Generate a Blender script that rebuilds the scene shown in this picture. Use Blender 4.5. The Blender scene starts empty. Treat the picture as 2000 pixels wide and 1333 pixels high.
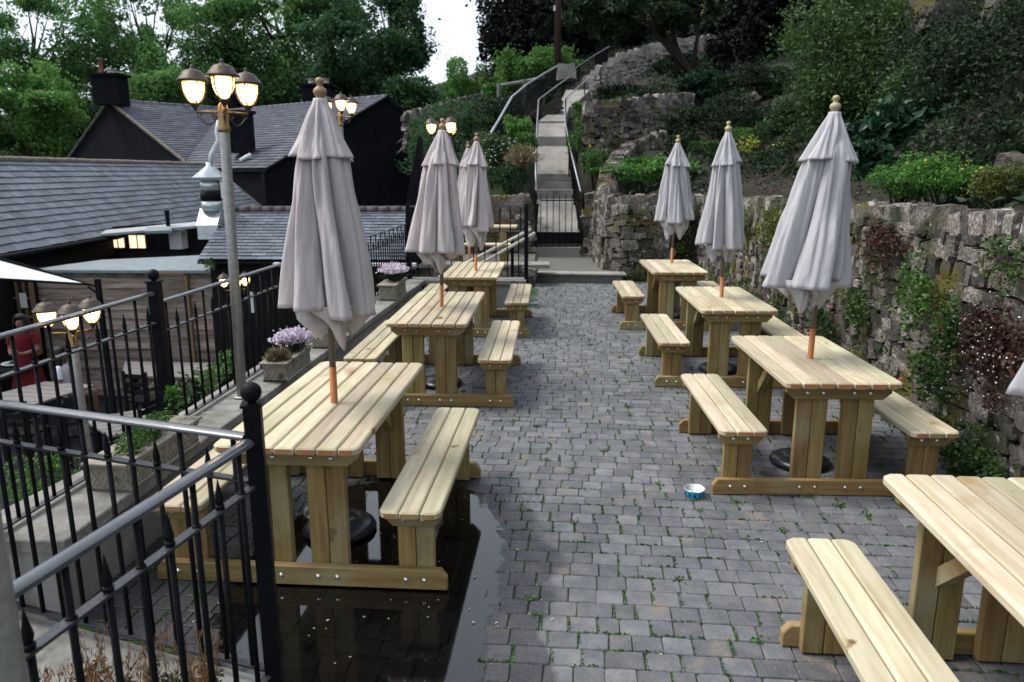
import bpy, math, random
import numpy as np
from mathutils import Vector, Matrix, noise, Euler

# ---------------------------------------------------------------- camera, sky, sun, exposure
S = bpy.context.scene
COL = S.collection
F, PITCH, YAW, ROLL, H = 1470.0, 0.2221, 0.0469, -0.0024, 1.98
cam = bpy.data.objects.new("camera", bpy.data.cameras.new("camera"))
COL.objects.link(cam)
cam.matrix_world = (Matrix.Translation((0, 0, H)) @ Matrix.Rotation(YAW, 4, 'Z')
                    @ Matrix.Rotation(math.pi/2 - PITCH, 4, 'X') @ Matrix.Rotation(ROLL, 4, 'Z'))
cam.data.sensor_width = 36.0
cam.data.lens = 36.0*F/2000
cam.data.clip_start = 0.05
cam.data.clip_end = 600
cam.data.dof.use_dof = True
cam.data.dof.focus_distance = 4.2
cam.data.dof.aperture_fstop = 3.2
S.camera = cam

SUN_EL, SUN_AZ = math.radians(56), math.radians(82)     # azimuth measured from +Y towards -X
w = bpy.data.worlds.new("World"); S.world = w; w.use_nodes = True
nt = w.node_tree; nt.nodes.clear()
out = nt.nodes.new('ShaderNodeOutputWorld'); bg = nt.nodes.new('ShaderNodeBackground')
sky = nt.nodes.new('ShaderNodeTexSky'); sky.sky_type = 'NISHITA'; sky.sun_disc = False
sky.sun_elevation = SUN_EL; sky.sun_rotation = -SUN_AZ
sky.air_density = 1.0; sky.dust_density = 3.0; sky.ozone_density = 1.5
hsv = nt.nodes.new('ShaderNodeMix'); hsv.data_type = 'RGBA'; hsv.blend_type = 'MIX'
hsv.inputs[0].default_value = 0.72                       # an overcast veil over the blue
hsv.inputs[7].default_value = (8.3, 9.0, 9.9, 1)
nt.links.new(sky.outputs[0], hsv.inputs[6]); nt.links.new(hsv.outputs[2], bg.inputs[0])
bg.inputs[1].default_value = 0.056
nt.links.new(bg.outputs[0], out.inputs[0])
sl = bpy.data.lights.new("sun", 'SUN'); sl.energy = 1.45; sl.angle = math.radians(28); sl.color = (1, .96, .9)
sun = bpy.data.objects.new("sun", sl); COL.objects.link(sun)
sd = Vector((-math.sin(SUN_AZ)*math.cos(SUN_EL), math.cos(SUN_AZ)*math.cos(SUN_EL), math.sin(SUN_EL)))
sun.rotation_euler = sd.to_track_quat('Z', 'Y').to_euler()
vs = S.view_settings
vs.view_transform = 'Standard'; vs.look = 'None'; vs.gamma = 1; vs.exposure = 1.65; vs.use_curve_mapping = False

# ---------------------------------------------------------------- helpers
R = random.Random(7)
PI = math.pi

def ray(px, py):
    u, v = px-1000, py-666.5
    c, s = math.cos(ROLL), math.sin(ROLL)
    a, b = u*c+v*s, -u*s+v*c
    X, U = a/F, -b/F
    Y = math.cos(PITCH)+U*math.sin(PITCH); z = -math.sin(PITCH)+U*math.cos(PITCH)
    return Vector((X*math.cos(YAW)-Y*math.sin(YAW), X*math.sin(YAW)+Y*math.cos(YAW), z))
def at(px, py, y):
    r = ray(px, py); return r*(y/r.y)+Vector((0, 0, H))
def gz(px, py, z):
    r = ray(px, py); return r*((z-H)/r.z)+Vector((0, 0, H))
def inframe(p, m=0.08):
    d = cam.matrix_world.inverted() @ Vector(p)
    if d.z > -0.1: return False
    return abs(d.x/-d.z)*F < 1000*(1+m) and abs(d.y/-d.z)*F < 667*(1+m)

def tag(o, label=None, cat=None, group=None, kind=None):
    if label: o['label'] = label
    if cat: o['category'] = cat
    if group: o['group'] = group
    if kind: o['kind'] = kind
    return o
def link(name, me, parent=None, mat=None):
    o = bpy.data.objects.new(name, me); COL.objects.link(o)
    if parent is not None: o.parent = parent
    if mat is not None and me is not None and not me.materials: me.materials.append(mat)
    return o
def empty(name, loc, rz=0, label=None, cat=None, group=None):
    o = bpy.data.objects.new(name, None); COL.objects.link(o)
    o.location = loc; o.rotation_euler = (0, 0, rz); o.empty_display_size = .1
    return tag(o, label, cat, group)
KIDS = {}
def copy_tree(o, parent=None):
    c = o.copy(); COL.objects.link(c)
    if parent is not None: c.parent = parent
    for ch in CH.get(o.name, []): copy_tree(bpy.data.objects[ch], c)
    return c
CH = {}
def index_children():
    CH.clear()
    for o in bpy.data.objects:
        if o.parent: CH.setdefault(o.parent.name, []).append(o.name)

class MB:
    def __init__(s): s.v = []; s.f = []; s.t = []
    def add(s, vs, fs, tone=0.5):
        n = len(s.v); s.v += [tuple(v) for v in vs]; s.f += [tuple(i+n for i in f) for f in fs]; s.t += [tone]*len(vs)
        return s
    def box(s, c, d, rot=None, tone=.5):
        x, y, z = d[0]/2, d[1]/2, d[2]/2
        P = [Vector(p) for p in ((-x,-y,-z),(x,-y,-z),(x,y,-z),(-x,y,-z),(-x,-y,z),(x,-y,z),(x,y,z),(-x,y,z))]
        if rot is not None: P = [rot @ p for p in P]
        c = Vector(c)
        return s.add([p+c for p in P], [(0,3,2,1),(4,5,6,7),(0,1,5,4),(1,2,6,5),(2,3,7,6),(3,0,4,7)], tone)
    def prism(s, outline, t0, t1, bev=0.0, axes='xyz', off=(0,0,0), tone=.5):
        # outline in the first two axes, thickness along the third, all edges softened
        n = len(outline); cx = sum(p[0] for p in outline)/n; cy = sum(p[1] for p in outline)/n
        def ins(p, b):
            return (p[0]-math.copysign(min(b, abs(p[0]-cx)), p[0]-cx), p[1]-math.copysign(min(b, abs(p[1]-cy)), p[1]-cy))
        rings = [(t0, 1), (t0+bev, 0), (t1-bev, 0), (t1, 1)] if bev else [(t0, 0), (t1, 0)]
        V = []
        for t, k in rings:
            for p in outline:
                q = ins(p, bev) if k else p
                d = {axes[0]: q[0], axes[1]: q[1], axes[2]: t}
                V.append((d['x']+off[0], d['y']+off[1], d['z']+off[2]))
        Fs = []
        for r in range(len(rings)-1):
            for i in range(n):
                j = (i+1) % n; Fs.append((r*n+i, r*n+j, (r+1)*n+j, (r+1)*n+i))
        Fs.append(tuple(range(n-1, -1, -1))); Fs.append(tuple((len(rings)-1)*n+i for i in range(n)))
        return s.add(V, Fs, tone)
    def tube(s, pts, rad, n=8, cap=True, tone=.5):
        pts = [Vector(p) for p in pts]
        if not hasattr(rad, '__len__'): rad = [rad]*len(pts)
        V = []; up = None
        for i, p in enumerate(pts):
            t = (pts[min(i+1, len(pts)-1)]-pts[max(i-1, 0)]).normalized()
            if up is None: up = Vector((0, 0, 1)) if abs(t.z) < .9 else Vector((1, 0, 0))
            a = (up-t*up.dot(t)).normalized(); b = t.cross(a); up = a
            for k in range(n):
                th = 2*PI*k/n; V.append(p+(a*math.cos(th)+b*math.sin(th))*rad[i])
        Fs = []
        for i in range(len(pts)-1):
            for k in range(n):
                l = (k+1) % n; Fs.append((i*n+k, i*n+l, (i+1)*n+l, (i+1)*n+k))
        if cap: Fs.append(tuple(range(n-1, -1, -1))); Fs.append(tuple((len(pts)-1)*n+k for k in range(n)))
        return s.add(V, Fs, tone)
    def lathe(s, prof, n=20, c=(0, 0, 0), tone=.5):
        V = [(c[0]+r*math.cos(2*PI*k/n), c[1]+r*math.sin(2*PI*k/n), c[2]+z) for r, z in prof for k in range(n)]
        Fs = [(i*n+k, i*n+(k+1) % n, (i+1)*n+(k+1) % n, (i+1)*n+k) for i in range(len(prof)-1) for k in range(n)]
        if prof[0][0] > 1e-4: Fs.append(tuple(range(n-1, -1, -1)))
        if prof[-1][0] > 1e-4: Fs.append(tuple((len(prof)-1)*n+k for k in range(n)))
        return s.add(V, Fs, tone)
    def open_lathe(s, prof, n=20, c=(0, 0, 0)):
        V = [(c[0]+r*math.cos(2*PI*k/n), c[1]+r*math.sin(2*PI*k/n), c[2]+z) for r, z in prof for k in range(n)]
        return s.add(V, [(i*n+k, i*n+(k+1) % n, (i+1)*n+(k+1) % n, (i+1)*n+k) for i in range(len(prof)-1) for k in range(n)])
    def mesh(s, name, smooth=False):
        me = bpy.data.meshes.new(name); me.from_pydata(s.v, [], s.f); me.update()
        if smooth: me.polygons.foreach_set('use_smooth', [True]*len(me.polygons))
        a = me.attributes.new('tone', 'FLOAT', 'POINT'); a.data.foreach_set('value', s.t)
        return me
    def build(s, name, mat, parent=None, smooth=False):
        return link(name, s.mesh(name, smooth), parent, mat)

def sheet(name, pts, mat, parent=None, t=None):
    m = MB(); pts = [Vector(p) for p in pts]
    if t is None: m.add(pts, [tuple(range(len(pts)))])
    else:
        n = len(pts); d = Vector(t); m.add(pts+[p+d for p in pts], [tuple(range(n)), tuple(range(2*n-1, n-1, -1))]+[(i, i+n, (i+1) % n+n, (i+1) % n) for i in range(n)])
    return m.build(name, mat, parent)

# ---------------------------------------------------------------- materials
def mat(name, cols, scale=8, rough=.8, bump=.2, bscale=40, stretch=(1, 1, 1), src=None, amt=.35, metal=0, spec=.25,
        patches=None, detail=6, sheen=0, emis=None, trans=0, coat=0, endg=None):
    """cols: two or three base colours mixed by noise; src: 'obj' / 'attr' adds a per-piece tone; patches: (colour, scale, threshold, softness)"""
    m = bpy.data.materials.new(name); m.use_nodes = True; n = m.node_tree; N = n.nodes; L = n.links
    b = N['Principled BSDF']
    k7 = 1 if (metal > .5 or emis) else .72; cols = [tuple(v*k7 for v in c) for c in cols]; patches = [(tuple(v*k7 for v in p[0]),)+tuple(p[1:]) for p in (patches or [])]
    tc = N.new('ShaderNodeTexCoord'); mp = N.new('ShaderNodeMapping'); mp.inputs[3].default_value = stretch
    oi = N.new('ShaderNodeObjectInfo')
    add = N.new('ShaderNodeVectorMath'); add.operation = 'ADD'
    sc = N.new('ShaderNodeVectorMath'); sc.operation = 'SCALE'; sc.inputs[0].default_value = (37, 11, 23)
    L.new(oi.outputs['Random'], sc.inputs[3]); L.new(tc.outputs['Object'], add.inputs[0]); L.new(sc.outputs[0], add.inputs[1])
    L.new(add.outputs[0], mp.inputs[0])
    nz = N.new('ShaderNodeTexNoise'); nz.inputs['Scale'].default_value = scale; nz.inputs['Detail'].default_value = detail
    nz.inputs['Roughness'].default_value = .65
    L.new(mp.outputs[0], nz.inputs[0])
    rp = N.new('ShaderNodeValToRGB'); e = rp.color_ramp.elements
    e[0].position = .32; e[1].position = .68
    e[0].color = (*cols[0], 1); e[1].color = (*cols[-1], 1)
    if len(cols) == 3: x = e.new(.5); x.color = (*cols[1], 1)
    L.new(nz.outputs[0], rp.inputs[0]); col = rp.outputs[0]
    if src:
        if src == 'obj': tv = oi.outputs['Random']
        else: at_ = N.new('ShaderNodeAttribute'); at_.attribute_name = 'tone'; tv = at_.outputs['Fac']
        mr = N.new('ShaderNodeMapRange'); mr.inputs[3].default_value = 1-amt; mr.inputs[4].default_value = 1+amt
        L.new(tv, mr.inputs[0])
        h = N.new('ShaderNodeHueSaturation'); L.new(mr.outputs[0], h.inputs['Value']); L.new(col, h.inputs['Color'])
        m2 = N.new('ShaderNodeMath'); m2.operation = 'MULTIPLY'; m2.inputs[1].default_value = 7.31; L.new(tv, m2.inputs[0])
        m3 = N.new('ShaderNodeMath'); m3.operation = 'FRACT'; L.new(m2.outputs[0], m3.inputs[0])
        m4 = N.new('ShaderNodeMapRange'); m4.inputs[3].default_value = .485; m4.inputs[4].default_value = .515
        L.new(m3.outputs[0], m4.inputs[0]); L.new(m4.outputs[0], h.inputs['Hue'])
        col = h.outputs[0]
    for pt in (patches or []):
        pc, ps, th, so = pt[:4]
        n2 = N.new('ShaderNodeTexNoise'); n2.inputs['Scale'].default_value = ps; n2.inputs['Detail'].default_value = 8
        g = N.new('ShaderNodeNewGeometry'); L.new(g.outputs['Position'] if len(pt) == 4 else add.outputs[0], n2.inputs[0])
        mr = N.new('ShaderNodeMapRange'); mr.inputs[1].default_value = th; mr.inputs[2].default_value = th+so
        L.new(n2.outputs[0], mr.inputs[0])
        mx = N.new('ShaderNodeMix'); mx.data_type = 'RGBA'; mx.inputs[7].default_value = (*pc, 1)
        L.new(mr.outputs[0], mx.inputs[0]); L.new(col, mx.inputs[6]); col = mx.outputs[2]
    L.new(col, b.inputs['Base Color'])
    b.inputs['Roughness'].default_value = rough; b.inputs['Metallic'].default_value = metal
    b.inputs['Specular IOR Level'].default_value = spec
    if coat: b.inputs['Coat Weight'].default_value = coat
    if sheen: b.inputs['Sheen Weight'].default_value = sheen
    if bump:
        n3 = N.new('ShaderNodeTexNoise'); n3.inputs['Scale'].default_value = bscale; n3.inputs['Detail'].default_value = 3
        L.new(mp.outputs[0], n3.inputs[0])
        bp = N.new('ShaderNodeBump'); bp.inputs['Strength'].default_value = bump; bp.inputs['Distance'].default_value = .02
        L.new(n3.outputs[0], bp.inputs['Height']); L.new(bp.outputs[0], b.inputs['Normal'])
    if emis:
        b.inputs['Emission Color'].default_value = (*emis[0], 1); b.inputs['Emission Strength'].default_value = emis[1]
    if endg:
        sx = N.new('ShaderNodeSeparateXYZ'); L.new(tc.outputs['Normal'], sx.inputs[0]); ab = N.new('ShaderNodeMath'); ab.operation = 'ABSOLUTE'; L.new(sx.outputs['XYZ'.index(endg)], ab.inputs[0])
        gt_ = N.new('ShaderNodeMath'); gt_.operation = 'GREATER_THAN'; gt_.inputs[1].default_value = .9; L.new(ab.outputs[0], gt_.inputs[0])
        n5 = N.new('ShaderNodeTexNoise'); n5.inputs['Scale'].default_value = 9; L.new(add.outputs[0], n5.inputs[0]); r5 = N.new('ShaderNodeValToRGB'); L.new(n5.outputs[0], r5.inputs[0])
        r5.color_ramp.elements[0].position = .4; r5.color_ramp.elements[1].position = .6; r5.color_ramp.elements[0].color = (.34, .14, .05, 1); r5.color_ramp.elements[1].color = (.30, .22, .09, 1)
        mx = N.new('ShaderNodeMix'); mx.data_type = 'RGBA'; L.new(gt_.outputs[0], mx.inputs[0]); L.new(col, mx.inputs[6]); L.new(r5.outputs[0], mx.inputs[7]); L.new(mx.outputs[2], b.inputs['Base Color'])
    return m

def leafmat(name, dark, light, tl=.35, rough=.55):
    m = bpy.data.materials.new(name); m.use_nodes = True; n = m.node_tree; N = n.nodes; L = n.links
    b = N['Principled BSDF']; o = N['Material Output']
    a = N.new('ShaderNodeAttribute'); a.attribute_name = 'tone'
    rp = N.new('ShaderNodeValToRGB'); e = rp.color_ramp.elements
    e[0].color = (*dark, 1); e[1].color = (*light, 1)
    L.new(a.outputs['Fac'], rp.inputs[0]); L.new(rp.outputs[0], b.inputs['Base Color'])
    b.inputs['Roughness'].default_value = rough; b.inputs['Specular IOR Level'].default_value = .25
    t = N.new('ShaderNodeBsdfTranslucent'); L.new(rp.outputs[0], t.inputs[0])
    mx = N.new('ShaderNodeMixShader'); mx.inputs[0].default_value = tl
    L.new(b.outputs[0], mx.inputs[1]); L.new(t.outputs[0], mx.inputs[2]); L.new(mx.outputs[0], o.inputs[0])
    return m

KNOT = ((.20, .12, .05), 6.0, .69, .03, 1)
def woodmat(name, cols, st, rough=.72, endg=None, amt=.2):
    return mat(name, cols, scale=2.2, rough=rough, bump=.12, bscale=6, stretch=st, src='obj', amt=amt, detail=9, spec=.3, patches=[((.40, .38, .22), 1.6, .54, .2, 1), ((.36, .26, .13), 2.4, .62, .12, 1), KNOT], endg=endg)
PALE = ((.44, .365, .235), (.54, .465, .325), (.62, .56, .42))
LEG = ((.20, .125, .04), (.29, .195, .07), (.38, .27, .115))
M = {}
M['top'] = woodmat('pale_timber', PALE, (14, 1, 14), endg='Y', amt=.24)
M['wx'] = woodmat('timber_across', LEG, (1, 14, 14))
M['wz'] = woodmat('timber_upright', LEG, (14, 14, 1))
M['wy'] = woodmat('timber_along', LEG, (14, 1, 14))
M['bolt'] = mat('zinc', ((.55, .56, .58), (.7, .7, .72)), rough=.3, metal=1, bump=0)
M['iron'] = mat('black_gloss_paint', ((.006, .006, .008), (.010, .010, .013)), rough=.5, bump=.2, bscale=60, spec=.08)
M['ironrust'] = mat('chipped_black_paint', ((.010, .011, .013), (.016, .017, .02)), rough=.35, bump=.3, bscale=60, spec=.6, patches=[((.12, .028, .016), 5.5, .66, .01)])
M['rail'] = mat('sky_sheen_black_rail', ((.035, .040, .052), (.07, .078, .095)), rough=.3, bump=.03, bscale=60, spec=.7, coat=.25)  # black rail with the sky's blue-grey sheen put into its colour
M['rail2'] = mat('dark_flat_rail', ((.016, .018, .022), (.03, .033, .04)), rough=.4, bump=.2, bscale=70, spec=.45)
M['steel'] = mat('weathered_galvanised', ((.22, .22, .21), (.34, .33, .32)), scale=30, rough=.45, metal=.6, bump=.1)
M['bronze'] = mat('aged_bronze', ((.05, .04, .035), (.10, .08, .065)), scale=25, rough=.5, metal=.5, bump=.2)
M['brass'] = mat('brass', ((.16, .11, .05), (.28, .20, .09)), rough=.45, metal=.8, bump=.1)
M['bulb'] = mat('lit_bulb', ((1, .85, .6), (1, .85, .6)), rough=.5, bump=0, emis=((1, .80, .52), 7))
M['glow'] = mat('lit_glass', ((.8, .7, .5), (.8, .7, .5)), rough=.3, bump=0, emis=((1, .56, .24), .62))
def _g():
    m = M['glow']; N = m.node_tree.nodes; L = m.node_tree.links; t = N.new('ShaderNodeBsdfTransparent'); t.inputs[0].default_value = (1, .85, .65, 1)
    x = N.new('ShaderNodeMixShader'); x.inputs[0].default_value = .42
    L.new(N['Principled BSDF'].outputs[0], x.inputs[1]); L.new(t.outputs[0], x.inputs[2]); L.new(x.outputs[0], N['Material Output'].inputs[0])
_g()
M['concrete'] = mat('lichened_concrete', ((.17, .165, .15), (.26, .25, .23), (.36, .35, .32)), scale=5, rough=.9, bump=.4, bscale=45, patches=[((.08, .085, .06), 3, .6, .12)])
M['render'] = mat('cream_render', ((.26, .25, .23), (.36, .35, .33)), scale=4, rough=.9, bump=.35, bscale=60, patches=[((.12, .11, .09), 2.2, .58, .2)])
M['trough'] = mat('cast_stone', ((.24, .22, .17), (.34, .31, .25), (.42, .39, .32)), scale=12, rough=.9, bump=.4, bscale=70, patches=[((.10, .10, .06), 9, .62, .1)])
M['soil'] = mat('soil', ((.025, .019, .014), (.06, .045, .034)), scale=14, rough=.95, bump=.8, bscale=50)
STN = ((.055, .046, .039), (.15, .132, .116), (.37, .345, .32))
M['stone'] = mat('limestone', STN, scale=3.2, detail=4, rough=.9, bump=.7, bscale=7, src='obj', amt=.75, patches=[((.13, .115, .03), 2.3, .57, .07), ((.045, .05, .025), 1.7, .54, .12), ((.16, .10, .065), 1.3, .58, .12), ((.5, .49, .47), 7, .65, .04)])
M['rock'] = mat('mossy_rock', ((.03, .026, .022), (.08, .07, .06), (.16, .145, .13)), scale=2.5, rough=.95, bump=1, bscale=6, patches=[((.10, .09, .025), 1.6, .52, .1)])
M['stonep'] = mat('pale_limestone', ((.17, .155, .14), (.30, .28, .26), (.44, .42, .40)), scale=6, rough=.9, bump=.8, bscale=22, src='obj', amt=.4, patches=[((.06, .055, .045), 3.5, .62, .1)])
M['stonea'] = mat('limestone_rubble', STN, scale=5, detail=4, rough=.9, bump=.7, bscale=9, src='attr', amt=.6, patches=[((.13, .115, .03), 2.3, .57, .07), ((.045, .05, .025), 1.7, .54, .12), ((.16, .10, .065), 1.3, .58, .12), ((.5, .49, .47), 7, .65, .04)])
M['slate'] = mat('slate', ((.065, .08, .105), (.11, .13, .165)), scale=5, rough=.5, bump=.25, bscale=30, src='attr', amt=.4, patches=[((.15, .14, .12), 5, .66, .08)], spec=.5)
M['slated'] = mat('far_slate', ((.06, .065, .09), (.11, .115, .15)), scale=3, rough=.5, bump=.2, bscale=20, src='attr', amt=.3, patches=[((.17, .16, .17), 1.5, .62, .15)])
M['black'] = mat('black_render', ((.007, .0075, .010), (.014, .015, .019)), scale=3, spec=.05, rough=.9, bump=.3, bscale=20)
M['dark'] = mat('dark_timber_and_shade', ((.008, .008, .009), (.016, .016, .017)), rough=.8, spec=.08)
M['clad'] = mat('waney_edge_board', ((.13, .09, .065), (.24, .19, .155), (.36, .31, .27)), scale=1.6, rough=.85, bump=.5, bscale=8, stretch=(1, 8, 9), src='obj', amt=.3, detail=8)
M['felt'] = mat('roof_felt', ((.17, .21, .23), (.25, .30, .32)), scale=6, rough=.7, bump=.3)
M['white'] = mat('white_paint', ((.66, .67, .68), (.74, .75, .76)), rough=.6, bump=.1)
M['awning'] = mat('white_awning', ((.74, .76, .78), (.8, .82, .84)), rough=.7, bump=.05)
M['alu'] = mat('silver_duct', ((.36, .40, .42), (.55, .58, .60)), scale=7, rough=.35, metal=.7, bump=.1)
M['pot'] = mat('clay_pot', ((.14, .05, .035), (.20, .08, .055)), rough=.85)
M['buff'] = mat('buff_pot', ((.33, .30, .26), (.42, .39, .34)), rough=.85)
M['mortar'] = mat('mortar', ((.14, .13, .115), (.22, .20, .18)), scale=20, rough=.95, bump=.6)
M['frame'] = mat('window_timber', ((.16, .10, .05), (.24, .16, .09)), stretch=(4, 4, 1), rough=.6)
M['glass'] = mat('dark_glass', ((.02, .02, .02), (.04, .035, .03)), rough=.1, bump=0)
M['litwin'] = mat('lit_window', ((.8, .6, .4), (.9, .7, .5)), rough=.5, bump=0, emis=((1, .68, .42), .5))
M['orangepole'] = mat('varnished_pole', ((.42, .13, .03), (.55, .20, .055)), stretch=(14, 14, 1), rough=.4, bump=.05)
M['greypole'] = mat('metal_pole', ((.13, .11, .10), (.22, .19, .17)), stretch=(9, 9, 1), rough=.45, metal=.4, bump=.1)
M['finial'] = mat('turned_finial', ((.36, .20, .12), (.48, .30, .19)), stretch=(8, 8, 2), rough=.45, bump=.05, src='obj', amt=.12)
M['finialp'] = mat('pale_turned_finial', ((.44, .36, .20), (.55, .46, .28)), stretch=(8, 8, 2), rough=.5, bump=.05, src='obj', amt=.12)
M['plastic'] = mat('black_plastic', ((.012, .014, .018), (.018, .02, .026)), rough=.28, bump=.05, bscale=20)
def cloth(name, a, b):
    m = mat(name, (a, b), scale=3, rough=.95, bump=1.0, bscale=6, stretch=(2.2, 2.2, .5), spec=.15, sheen=.1, detail=4)
    return m
M['cloth'] = cloth('beige_canvas', (.53, .475, .475), (.61, .555, .55))
M['clothb'] = cloth('grey_canvas', (.46, .45, .475), (.54, .53, .55))
M['path'] = mat('step_concrete', ((.26, .245, .22), (.38, .36, .33)), scale=3, rough=.9, bump=.3, bscale=25, patches=[((.12, .115, .09), 2.0, .60, .12)])
M['gravel'] = mat('gravelly_ground', ((.10, .10, .09), (.22, .215, .2)), scale=60, rough=.95, bump=.6, bscale=90, patches=[((.05, .07, .03), 1.4, .58, .15)])
M['hill'] = mat('hill_soil', ((.012, .011, .007), (.032, .027, .018)), scale=3, rough=.95, bump=.9, bscale=9, patches=[((.018, .03, .010), 1.1, .50, .15)])
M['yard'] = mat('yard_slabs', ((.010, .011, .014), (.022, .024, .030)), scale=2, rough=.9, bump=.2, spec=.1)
M['yardtop'] = mat('grey_planks', ((.15, .14, .135), (.26, .245, .24)), scale=3, stretch=(1, 8, 8), rough=.8, bump=.2)
M['water'] = bpy.data.materials.new('puddle_water')
def _w():
    m = M['water']; m.use_nodes = True; N = m.node_tree.nodes; L = m.node_tree.links; N.remove(N['Principled BSDF'])
    t = N.new('ShaderNodeBsdfTransparent'); t.inputs[0].default_value = (.34, .34, .35, 1)
    g = N.new('ShaderNodeBsdfGlossy'); g.inputs['Roughness'].default_value = .05; g.inputs[0].default_value = (1, 1, 1, 1)
    f = N.new('ShaderNodeFresnel'); f.inputs[0].default_value = 1.58
    nz = N.new('ShaderNodeTexNoise'); nz.inputs['Scale'].default_value = 6
    b = N.new('ShaderNodeBump'); b.inputs['Strength'].default_value = .06; L.new(nz.outputs[0], b.inputs['Height'])
    L.new(b.outputs[0], g.inputs['Normal']); L.new(b.outputs[0], f.inputs['Normal'])
    x = N.new('ShaderNodeMixShader'); L.new(f.outputs[0], x.inputs[0]); L.new(t.outputs[0], x.inputs[1]); L.new(g.outputs[0], x.inputs[2])
    a = N.new('ShaderNodeAttribute'); a.attribute_name = 'tone'; n2 = N.new('ShaderNodeTexNoise'); n2.inputs['Scale'].default_value = 16; n2.inputs['Detail'].default_value = 6
    tc = N.new('ShaderNodeTexCoord'); L.new(tc.outputs['Object'], n2.inputs[0]); L.new(tc.outputs['Object'], nz.inputs[0])
    ad = N.new('ShaderNodeMath'); ad.operation = 'MULTIPLY_ADD'; ad.inputs[1].default_value = 1.1; L.new(n2.outputs[0], ad.inputs[0]); L.new(a.outputs['Fac'], ad.inputs[2])
    mr = N.new('ShaderNodeMapRange'); mr.inputs[1].default_value = .62; mr.inputs[2].default_value = .95; L.new(ad.outputs[0], mr.inputs[0])
    t2 = N.new('ShaderNodeBsdfTransparent'); y = N.new('ShaderNodeMixShader'); L.new(mr.outputs[0], y.inputs[0]); L.new(t2.outputs[0], y.inputs[1]); L.new(x.outputs[0], y.inputs[2])
    L.new(y.outputs[0], N['Material Output'].inputs[0])
_w()
LF = {
 'litter': leafmat('soil_litter', (.03, .018, .012), (.12, .08, .06), .1),
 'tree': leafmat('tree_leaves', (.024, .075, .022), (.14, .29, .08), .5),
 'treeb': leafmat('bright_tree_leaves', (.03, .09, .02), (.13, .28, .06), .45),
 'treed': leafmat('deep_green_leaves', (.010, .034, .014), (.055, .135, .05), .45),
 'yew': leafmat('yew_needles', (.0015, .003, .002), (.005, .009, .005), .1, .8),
 'shrub': leafmat('shrub_leaves', (.012, .035, .010), (.065, .125, .030)),
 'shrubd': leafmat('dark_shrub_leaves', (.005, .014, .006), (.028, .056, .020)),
 'rhodo': leafmat('rhododendron_leaves', (.008, .030, .014), (.04, .095, .045), .15, .35),
 'fern': leafmat('fresh_leaves', (.03, .10, .015), (.11, .26, .045)),
 'lime': leafmat('yellow_leaves', (.10, .16, .02), (.40, .42, .06)),
 'herb': leafmat('herb_leaves', (.02, .07, .014), (.10, .20, .04)),
 'moss': leafmat('wall_moss', (.04, .05, .012), (.14, .17, .04)),
 'red': leafmat('reddish_leaves', (.03, .015, .012), (.10, .05, .035)),
 'pink': leafmat('lilac_petals', (.55, .45, .56), (.86, .80, .87), .3),
 'yflow': leafmat('yellow_petals', (.55, .35, .02), (.7, .5, .05), .3),
 'rflow': leafmat('red_petals', (.35, .01, .03), (.5, .03, .06), .3),
 'straw': leafmat('dry_grass', (.14, .11, .06), (.36, .30, .18), .2),
 'heath': leafmat('brown_heather', (.10, .045, .018), (.32, .17, .07), .25),
 'petal': leafmat('fallen_bits', (.16, .15, .11), (.42, .40, .33), .1),
}

def leafmesh(name, P, size, aspect=.5, up=.3, seed=1, tone=None, jit=.4, dirs=None):
    rg = np.random.default_rng(seed); P = np.asarray(P, float); n = len(P)
    nr = rg.normal(size=(n, 3)); nr[:, 2] = nr[:, 2]*1.0+up*2; nr /= np.linalg.norm(nr, axis=1)[:, None]
    a = rg.normal(size=(n, 3)) if dirs is None else dirs+rg.normal(size=(n, 3))*.25
    if dirs is None: a -= nr*(a*nr).sum(1)[:, None]
    a /= np.linalg.norm(a, axis=1)[:, None]
    b = np.cross(nr, a); b /= np.linalg.norm(b, axis=1)[:, None]+1e-9
    s = size*(1+jit*rg.uniform(-1, 1, n))[:, None]
    V = np.empty((n, 4, 3)); fold = np.cross(a, b)*s*.12
    V[:, 0] = P-a*s*.5; V[:, 1] = P+b*s*aspect*.5+fold-a*s*.05; V[:, 2] = P+a*s*.5; V[:, 3] = P-b*s*aspect*.5+fold-a*s*.05
    me = bpy.data.meshes.new(name)
    me.vertices.add(n*4); me.vertices.foreach_set('co', V.reshape(-1))
    i = np.arange(n)[:, None]*4; tri = np.concatenate([i+[0, 1, 2], i+[0, 2, 3]], 1).reshape(-1)
    me.loops.add(n*6); me.loops.foreach_set('vertex_index', tri.astype(np.int32))
    me.polygons.add(n*2); me.polygons.foreach_set('loop_start', (np.arange(n*2)*3).astype(np.int32))
    me.polygons.foreach_set('loop_total', np.full(n*2, 3, np.int32))
    me.update(calc_edges=True)
    if tone is None: tone = rg.uniform(0, 1, n)
    at_ = me.attributes.new('tone', 'FLOAT', 'POINT'); at_.data.foreach_set('value', np.repeat(np.clip(tone, 0, 1), 4).astype(np.float32))
    return me
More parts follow.
